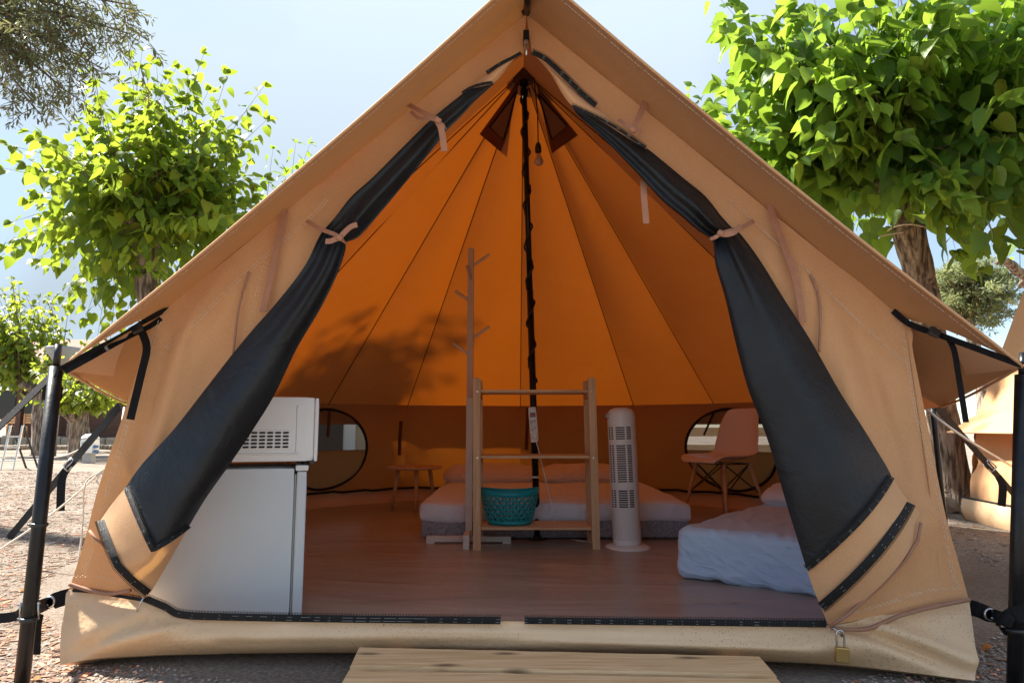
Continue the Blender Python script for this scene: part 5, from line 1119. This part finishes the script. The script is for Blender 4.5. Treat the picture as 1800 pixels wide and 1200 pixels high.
# ---- olive boughs over the upper corner
rg = random.Random(13)
ob = V((-6.4, 6.2, 0)); oroot = thing('olive_tree', 'grey green olive boughs with narrow leaves drooping from above', 'tree', ob)
trunk(oroot, [ob, ob + V((0.2, -0.1, 1.4)), ob + V((0.5, -0.3, 2.9)), ob + V((1.0, -0.5, 3.9))], [0.30, 0.22, 0.17, 0.12], seed=2)
mats = []; mbt = MB(); oh = ob + V((1.0, -0.5, 3.9))
tops_ = [D(x, y, yy) for x, y, yy in ((40, 60, 5.2), (150, 20, 5.3), (240, 10, 5.2), (180, 120, 5.1), (60, 180, 5.0), (130, 170, 5.2), (230, 60, 5.2), (0, 120, 5.3), (90, 100, 5.1), (-60, 40, 5.4), (120, -60, 5.4), (200, -60, 5.3), (-40, -60, 5.4), (20, 10, 5.1), (-80, 160, 5.3))]
for tp__ in tops_:
    path = crom([oh, oh.lerp(tp__, 0.5) + V((0, 0, 0.35)), tp__], 14); mbt.tube(path, [0.024 * (1 - 0.8 * i / 14) for i in range(15)], 6, False)
    for k_ in range(36):
        a = path[rg.randrange(7, 15)] + V((rg.gauss(0, .13), rg.gauss(0, .16), rg.gauss(0, .10))); d = V((rg.uniform(-0.4, 1), rg.gauss(0, .6), rg.uniform(-1.0, 0.35))).normalized(); L = rg.uniform(0.16, 0.36); e = a + d * L + V((0, 0, -0.05))
        q = to_px(e)
        if q and (q[0] > 285 or (q[1] > 232 - 0.18 * max(0, q[0] - 80))): continue
        pth = [a, a.lerp(e, 0.5) + V((0, 0, 0.02)), e]; mbt.tube(pth, [0.004, 0.003, 0.002], 4, False); shoot_leaves(rg, pth, 0.062, 0.011, 0.02, mats, SG, hang=0.15, spread=0.9)
mbt.build('twigs', M['twig'], oroot, True, kind='stuff'); leaves_build(oroot, mats, SG, M['olive'], 120)
# ---- far grey green tree between trunk and neighbour tent, and a bare bough
rg = random.Random(17)
pb = V((13.0, 19, 0)); pr0 = thing('pine_tree', 'hazy grey green tree far behind the neighbour tent', 'tree', pb); ph = D(1700, 560, 19)
trunk(pr0, [pb, pb.lerp(ph, 0.5) + V((0.2, 0, 0)), ph], [0.22, 0.18, 0.12], seed=4)
mats = []; mbt = MB()
for t_ in ell_targets(rg, D(1705, 520, 19), (1.35, 1.3, 1.05), 150, 0.35):
    path = crom([ph, ph.lerp(t_, 0.6) + V((0, 0, 0.15)), t_], 8); mbt.tube(path, [0.03 * (1 - 0.8 * i / 8) for i in range(9)], 4, False)
    for k_ in range(5):
        e = t_ + V((rg.gauss(0, .22), rg.gauss(0, .22), rg.gauss(0, .14))); shoot_leaves(rg, [t_, e], 0.16, 0.02, 0.0, mats, SG, hang=-0.1)
mbt.build('twigs', M['twig'], pr0, True, kind='stuff'); leaves_build(pr0, mats, SG, M['pine_leaf'], 0)
rg = random.Random(19)
b_ = V((8.2, 8.6, 0)); h_ = D(1870, 520, 8.2)
r2_ = pollard('mulberry_tree', 'mulberry beyond the neighbour tent with one bare bough reaching into view', b_, h_, [D(1840, 380, 8), D(1900, 300, 8), D(1950, 380, 8), D(1880, 420, 7.8), D(1820, 430, 7.8), D(1760, 300, 8), D(1790, 250, 8)], 51, 0.17, 0.08, 'mulberry', 40, 0.12)
trunk(r2_, [h_, D(1815, 490, 8.1), D(1790, 478, 8.0), D(1768, 458, 7.9), D(1752, 462, 7.8)], [0.10, 0.075, 0.06, 0.045, 0.025], name='bough', n=10, rough=0.3)
# ---- trees beyond the tent, seen through the windows and between things
rg = random.Random(23)
for k_, (x, y) in enumerate(((-9.5, 27), (-5, 24), (0.5, 26), (5.5, 23), (10.5, 27))):
    b_ = V((x, y, 0)); h_ = V((x, y, 2.2)); tg_ = ell_targets(rg, h_ + V((0, 0, 0.7)), (2.0, 1.8, 1.5), 40, 0.5)
    pollard('mulberry_tree', ['mulberry far behind the tent nearest the cabin', 'mulberry far behind the tent second from the cabin', 'mulberry straight behind the tent beyond its back wall', 'mulberry far behind the tent seen past the chair window', 'mulberry far behind the neighbour tent'][k_], b_, h_, tg_, 61 + k_, 0.22, 0.16, 'far_leaf', 0, 0.14)

# ================================================================== neighbour tent
nc = V((5.62, 4.45, 0)); nt_ = thing('bell_tent', 'neighbouring tan bell tent partly out of frame under the big mulberry', 'tent', nc)
NA = V((4.75, 5.1, 3.6)); NE = [nc + V((2.2 * math.cos(a), 2.2 * math.sin(a), 0.80)) for a in [math.radians(30 * k_ + 8) for k_ in range(12)]]
for k_ in range(12):
    a, b = NE[k_], NE[(k_ + 1) % 12]; mb = MB(); dn = (V((nc.x, nc.y, 0.8)) - (a + b) / 2).normalized()
    def o3(p, k__=0.26): d = (p - nc).normalized(); q = p + V((d.x, d.y, 0)).normalized() * k__ * 0.8; q.z = 0.66; return q
    cloth_quad(mb, NA, NA, b, a, 16, 8, 0.05, 0.03, k_, dn); cloth_quad(mb, a, b, o3(b), o3(a), 3, 6, 0.0, 0.02, k_); mb.build('roof_panel', M['front_canvas'], nt_, True)
    mb = MB()
    def nw(u, v):
        p = a.lerp(b, u); d = V((p.x - nc.x, p.y - nc.y, 0)).normalized(); z = 0.16 + (0.80 - 0.16) * v
        return V((p.x, p.y, z)) + d * (0.10 * (1 - v) + 0.05 * math.sin(math.pi * v) * nz((u * 2 + k_, v * 3, u * v * 4), 1.2, k_ * 2.0))
    mb.grid(nw, 16, 14); mb.build('wall_panel', M['front_canvas'], nt_, True)
    mb = MB()
    def nsk(u, v):
        p = a.lerp(b, u); d = V((p.x - nc.x, p.y - nc.y, 0)).normalized(); return V((p.x, p.y, 0.002 + 0.17 * v)) + d * (0.11 + 0.05 * math.sin(math.pi * (0.2 + 0.6 * v)) + 0.02 * nz((u * 3 + k_, v, 0), 1, 5))
    mb.grid(nsk, 12, 6); mb.build('skirt', M['pvc'], nt_, True)
    mb = MB(); mb.tube([nsk(i / 12, 0.98) for i in range(13)], 0.008, 6); mb.build('zip', M['zip'], nt_, True)
    mb = MB(); mb.tube([o3(a).lerp(o3(b), i / 8) for i in range(9)], 0.008, 6); mb.build('hem', M['band'], nt_, True)
# ================================================================== cabin, porch, posts at the back on the fridge side
cy = 26.0; cbn = thing('log_cabin', 'dark brown timber cabin with roofed porch behind the far mulberries', 'cabin', V((-16, cy + 2, 0)))
zf = 0.25; x0c, x1c = D(-60, 760, cy).x, D(285, 760, cy).x; xm = D(125, 760, cy).x
nb = 22
for k_ in range(nb):                                     # wall boards
    z = zf + 0.12 * k_ + 0.06; mb = MB(); mb.box(((xm + x1c) / 2, cy + 0.10, z), (x1c - xm, 0.10 + 0.02 * (k_ % 2), 0.112)); mb.build('board', M['cabin_wood'], cbn)
    mb = MB(); mb.box(((x0c + xm) / 2, cy + 2.2, z), (xm - x0c, 0.10, 0.112)); mb.build('board', M['cabin_wood'], cbn)
mb = MB(); mb.box(((xm + x1c) / 2, cy + 3.2, zf + 1.3), (x1c - xm, 6.0, 2.62)); mb.build('wall', M['cabin_wood'], cbn)
mb = MB(); mb.box(((x0c + xm) / 2, cy + 4.3, zf + 1.3), (xm - x0c, 4.0, 2.62)); mb.build('wall', M['cabin_wood'], cbn)
mb = MB(); mb.box(((x0c + x1c) / 2, cy + 3.0, zf - 0.11), (x1c - x0c + 0.4, 7.0, 0.26)); mb.build('porch_floor', M['cabin_wood'], cbn)
mb = MB(); rx0, rx1 = x0c - 0.8, x1c + 0.8
mb.add([(rx0, cy - 1.2, zf + 2.45), (rx1, cy - 1.2, zf + 2.45), (rx1, cy + 3, zf + 4.0), (rx0, cy + 3, zf + 4.0), (rx0, cy + 7.2, zf + 2.45), (rx1, cy + 7.2, zf + 2.45), (rx0, cy - 1.2, zf + 2.58), (rx1, cy - 1.2, zf + 2.58), (rx1, cy + 3, zf + 4.15), (rx0, cy + 3, zf + 4.15), (rx0, cy + 7.2, zf + 2.58), (rx1, cy + 7.2, zf + 2.58)],
       [(0, 1, 2, 3), (3, 2, 5, 4), (6, 9, 8, 7), (9, 10, 11, 8), (0, 6, 7, 1), (4, 5, 11, 10), (0, 3, 9, 6), (3, 4, 10, 9), (1, 7, 8, 2), (2, 8, 11, 5)]); mb.build('roof', M['roof_tile'], cbn)
for px_ in (32, 95, 122):
    mb = MB(); p = D(px_, 760, cy - 0.3); mb.box((p.x, cy - 0.3, zf + 1.2), (0.18, 0.18, 2.5)); mb.build('porch_post', M['cabin_wood'], cbn)
for px_, w_ in ((58, 0.9), (5, 0.9)):
    p = D(px_, 745, cy + 2.1); mb = MB(); mb.box((p.x, cy + 2.13, zf + 1.35), (w_ + 0.16, 0.06, 1.2)); wi = mb.build('window', M['cabin_wood'], cbn)
    mb = MB(); mb.box((p.x, cy + 2.09, zf + 1.35), (w_, 0.03, 1.04)); mb.build('pane', M['dark_glass'], wi)
p = D(180, 747, cy); mb = MB(); mb.box((p.x, cy + 0.02, p.z), (0.16, 0.05, 0.22)); mb.build('number_plate', M['blue_plastic'], cbn)
# stones of the foundation wall
rg = random.Random(29); fw = thing('stone_wall', 'low wall of pale rough stones under the cabin porch', 'wall', V((-14, cy - 1.5, 0)))
x = D(-40, 790, cy - 1.5).x
while x < D(225, 790, cy - 1.5).x:
    w_ = rg.uniform(0.3, 0.7); h_ = rg.uniform(0.28, 0.40); mb = MB(); mb.rbox((x + w_ / 2, cy - 1.5 + rg.uniform(-.04, .04), h_ / 2), (w_ - 0.03, 0.4, h_), 0.06, 3); mb.build('stone', M['stone'], fw); x += w_
# porch furniture
def porch_chair(px_, label, rot=0.0):
    p = D(px_, 770, cy + 0.8); o = thing('porch_chair', label, 'chair', V((p.x, cy + 0.8, zf + 0.02)), 'wooden chairs on the cabin porch'); c_ = V((p.x, cy + 0.8, zf + 0.02))
    mb = MB(); mb.box(c_ + V((0, 0, 0.44)), (0.5, 0.48, 0.04)); mb.build('seat', M['pine'], o)
    for k_ in range(4): mb = MB(); mb.box(c_ + V((0, 0.24, 0.60 + 0.10 * k_)), (0.5, 0.03, 0.075)); mb.build('back_slat', M['pine'], o)
    for x_, y_ in ((-1, -1), (1, -1)): mb = MB(); mb.box(c_ + V((x_ * 0.22, y_ * 0.21, 0.22)), (0.05, 0.05, 0.42)); mb.build('leg', M['pine'], o)
    for x_ in (-1, 1): mb = MB(); mb.box(c_ + V((x_ * 0.22, 0.21, 0.48)), (0.05, 0.04, 0.95)); mb.build('leg', M['pine'], o)
porch_chair(43, 'slatted wooden chair on the porch under the dark window'); porch_chair(14, 'slatted wooden chair on the porch close beside the ladder')
# log rail and border
lr = thing('log_rail', 'low weathered log rail running along the gravel before the cabin', 'rail', D(60, 815, 18)); a, b = D(-60, 800, 18.5), D(260, 803, 18.5); a.z = b.z = 0.16
mb = MB(); mb.tube([a.lerp(b, i / 10) + V((0, 0, 0.02 * math.sin(i * 2))) for i in range(11)], 0.07, 8); mb.build('log', M['bark'], lr, True)
for t_ in (0.1, 0.4, 0.7): mb = MB(); p = a.lerp(b, t_); mb.tube([V((p.x, p.y + 0.1, 0)), V((p.x, p.y + 0.1, 0.24))], 0.06, 8); mb.build('stub', M['bark'], lr, True)
# white power pedestal
pw = D(157, 795, 13.5); pw.z = 0; po = thing('power_pedestal', 'white campsite power post with domed cap in front of the tree trunks', 'power post', pw)
mb = MB(); mb.box(pw + V((0, 0, 0.10)), (0.16, 0.16, 0.20)); mb.build('foot', M['grey_metal'], po)
mb = MB(); mb.rbox(pw + V((0, 0, 0.33)), (0.26, 0.24, 0.28), 0.03, 4); mb.build('body', M['white_plastic'], po, True)
mb = MB(); mb.lathe([(0.16, 0.0), (0.155, 0.03), (0.10, 0.08), (0.0, 0.10)], 16, pw + V((0, 0, 0.47))); mb.build('cap', M['white_plastic'], po, True)
for x_, z_ in ((-0.05, 0.38), (0.06, 0.38), (-0.05, 0.28)): mb = MB(); mb.rbox(pw + V((x_, -0.13, z_)), (0.06, 0.03, 0.06), 0.01, 3); mb.build('socket', M['grey_metal'], po)
for x_ in (0.15, 0.16): mb = MB(); mb.rbox(pw + V((x_ + 0.02, -0.08, 0.32 - (x_ - .15) * 9)), (0.07, 0.08, 0.06), 0.015, 3); mb.build('plug', M['blue_plastic'], po)
rope('trailing_cable', 'pale cable trailing from the power post across the rail', [pw + V((-0.13, -0.05, 0.28)), pw + V((-0.5, 0, 0.14)), pw + V((-1.2, 0.1, 0.06)), pw + V((-2.2, 0.2, 0.02))], 0.016, cat='cord')
# ladder-like drying frame at the edge
la = thing('step_ladder', 'small aluminium step ladder standing near the porch edge', 'ladder', D(8, 826, 13)); pa = G(2, 826); 
for dx in (0.0, 0.20):
    mb = MB(); mb.tube([G(2, 826) + V((dx, 0, 0)), G(2, 826) + V((dx - 0.09, 0.25, 0.72))], 0.018, 6); mb.build('rail', M['steel'], la)
    mb = MB(); mb.tube([G(2, 826) + V((dx + 0.02, 0.55, 0)), G(2, 826) + V((dx - 0.09, 0.27, 0.72))], 0.016, 6); mb.build('rail', M['black_plastic'], la)
for k_ in range(3):
    f = 0.25 + 0.25 * k_; mb = MB(); p = G(2, 826).lerp(G(2, 826) + V((-0.09, 0.25, 0.72)), f); mb.box(p + V((0.10, 0, 0)), (0.2, 0.08, 0.025)); mb.build('tread', M['steel'], la)
# lamp post head behind the corner pole
lp = D(108, 640, 16); lo = thing('lamp_post', 'grey path lamp with wide conical shade among the far leaves', 'lamp', V((lp.x, lp.y, 0)))
mb = MB(); mb.tube([V((lp.x, lp.y, 0)), V((lp.x, lp.y, lp.z))], 0.045, 10); mb.build('post', M['grey_metal'], lo, True)
mb = MB(); mb.lathe([(0.06, -0.02), (0.20, 0.10), (0.36, 0.34), (0.36, 0.40), (0.0, 0.42)], 24, lp); mb.build('shade', M['grey_metal'], lo, True)
# tan hut behind the stool window and a rail fence behind the chair window
hu = thing('tan_hut', 'tan hut with a framed dark window seen through the oval tent window', 'hut', V((-4.4, 12, 0)))
mb = MB(); mb.box((-4.0, 13.2, 1.15), (4.6, 2.4, 2.3)); mb.build('wall', M['cream'], hu)
mb = MB(); mb.box((-3.6, 11.985, 0.46), (1.76, 0.05, 0.72)); fw_ = mb.build('window', M['white_plastic'], hu); mb = MB(); mb.box((-3.70, 11.955, 0.46), (1.54, 0.03, 0.62)); mb.build('pane', M['dark_glass'], fw_)
mb = MB(); mb.box((-4.2, 13.2, 2.36), (5.0, 2.8, 0.12)); mb.build('roof', M['roof_tile'], hu)
fe = thing('rail_fence', 'pale timber rail fence seen through the oval window behind the chair', 'fence', V((4, 11, 0)))
for z in (0.35, 0.62, 0.9): mb = MB(); mb.box((3.8, 11, z), (5, 0.05, 0.14)); mb.build('rail', M['pine'], fe)
for x in (1.5, 2.6, 3.7, 4.8, 5.9): mb = MB(); mb.box((x, 11.06, 0.55), (0.10, 0.07, 1.1)); mb.build('post', M['pine'], fe)
tr_ = [D(1592, 404, 6.07) + V((0.155 * math.cos(a), 0.155 * math.sin(a), 0.012 * math.sin(2 * a))) for a in [i * math.pi / 10 for i in range(21)]]
rope('trunk_rope', 'white cord tied round the big mulberry trunk with a loose end over the roof edge', tr_ + [D(1560, 412, 5.9), D(1530, 424, 5.85), D(1545, 450, 5.85)], 0.009, 60)
# stump and root lump at the big tree's foot
for (u, v_, s_, lab) in ((1672, 866, 0.15, 'knobbly root burl at the foot of the big mulberry trunk'), (1664, 890, 0.09, 'small weathered stone in front of the root burl')):
    c_ = G(u, v_ + 10); mb = MB(); mb.rbox(c_ + V((0, 0, s_ * 0.55)), (s_ * 2, s_ * 1.7, s_ * 1.4), s_ * 0.6, 10, None, lambda p: p * (1 + 0.35 * nz(p / s_, 2.2, u))); tag(mb.build('root_burl' if s_ > 0.1 else 'stone', M['bark'] if s_ > 0.1 else M['stone'], None, True, org=c_), lab, 'burl' if s_ > 0.1 else 'stone')
# ================================================================== ground litter
rng = np.random.default_rng(4)
def inside_tent(x, y):
    if math.hypot(x - 0.08, y - 4.3) < 2.45 or (y > 2.12 and y < 4.4 and abs(x) < 1.36 + 0.0 * y + max(0, (y - 2.2) * 0.45)): return True
    return math.hypot(x - nc.x, y - nc.y) < 2.38
def scatter(name, mat_, n, fn, geo, smin, smax, flat):
    gv, gf = geo; av = []; af = []; off = 0
    for _ in range(n):
        x, y = fn()
        if inside_tent(x, y): continue
        s = smin * (smax / smin) ** (rng.random() ** 2.2) * (1 + max(0, y - 3) * 0.10); a = rng.random() * 6.283; t_ = (rng.random() - 0.5) * 0.5
        sc3 = np.array((s * rng.uniform(0.7, 1.3), s * rng.uniform(0.6, 1.1), s * flat * rng.uniform(0.7, 1.2)))
        v_ = gv * sc3 * (1 + 0.25 * (rng.random(gv.shape) - 0.5)); c1, s1 = math.cos(a), math.sin(a); c2, s2 = math.cos(t_), math.sin(t_)
        v_ = v_ @ np.array(((1, 0, 0), (0, c2, -s2), (0, s2, c2))) @ np.array(((c1, -s1, 0), (s1, c1, 0), (0, 0, 1)))
        av.append(v_ + np.array((x, y, s * flat * 0.35))); af += [tuple(q + off for q in f) for f in gf]; off += len(gv)
    me = bpy.data.meshes.new(name); me.from_pydata(np.concatenate(av).tolist(), [], af); me.update(); me.materials.append(mat_)
    o = bpy.data.objects.new(name, me); COL.objects.link(o); o['kind'] = 'stuff'; return o
octa = (np.array(((1, 0, 0), (0, 1, 0), (-1, 0, 0), (0, -1, 0), (0, 0, 1), (0, 0, -1), (.6, .6, .5), (-.6, .6, .5), (-.6, -.6, .5), (.6, -.6, .5)), float), [(4, 6, 7), (4, 7, 8), (4, 8, 9), (4, 9, 6), (0, 1, 6), (1, 7, 6), (1, 2, 7), (2, 8, 7), (2, 3, 8), (3, 9, 8), (3, 0, 9), (0, 6, 9), (5, 1, 0), (5, 2, 1), (5, 3, 2), (5, 0, 3)])
chipg = (np.array(((-1, -.3, -.1), (1, -.22, -.1), (1, .25, -.1), (-1, .3, -.1), (-.9, -.25, .12), (.95, -.2, .1), (.9, .2, .12), (-.95, .25, .1)), float), [(3, 2, 1, 0), (4, 5, 6, 7), (0, 1, 5, 4), (1, 2, 6, 5), (2, 3, 7, 6), (3, 0, 4, 7)])
def area(x0, x1, y0, y1, p=1.8): return lambda: (rng.uniform(x0, x1), y0 + (y1 - y0) * rng.random() ** p)
def wedge(side):
    def f():
        y = 1.85 + 9 * rng.random() ** 1.9; lo, hi = (-1.25, -0.54) if side < 0 else (0.54, 1.1); return y * rng.uniform(lo, hi), y
    return f
def frontstrip(): return (rng.uniform(-1.6, 1.6), rng.uniform(1.86, 2.28))
scatter('gravel', M['pebble'], 14000, wedge(1), octa, 0.003, 0.012, 0.6); scatter('gravel', M['pebble'], 11000, wedge(-1), octa, 0.003, 0.011, 0.6)
scatter('gravel', M['pebble'], 9000, frontstrip, octa, 0.0022, 0.008, 0.6)
scatter('bark_litter', M['chip'], 26000, wedge(-1), chipg, 0.005, 0.025, 0.45); scatter('bark_litter', M['chip'], 2600, wedge(1), chipg, 0.006, 0.026, 0.6)
scatter('bark_litter', M['chip'], 350, frontstrip, chipg, 0.005, 0.02, 0.6)
lv, lf = HG[1]
scatter('dry_leaf_litter', M['dry_leaf'], 60, wedge(1), (lv, lf), 0.04, 0.09, 1.0); scatter('dry_leaf_litter', M['dry_leaf'], 60, wedge(-1), (lv, lf), 0.03, 0.07, 1.0)
def fallen(u, v_, s_): return None
for o in bpy.data.objects:
    if '_o' in o.keys(): del o['_o']
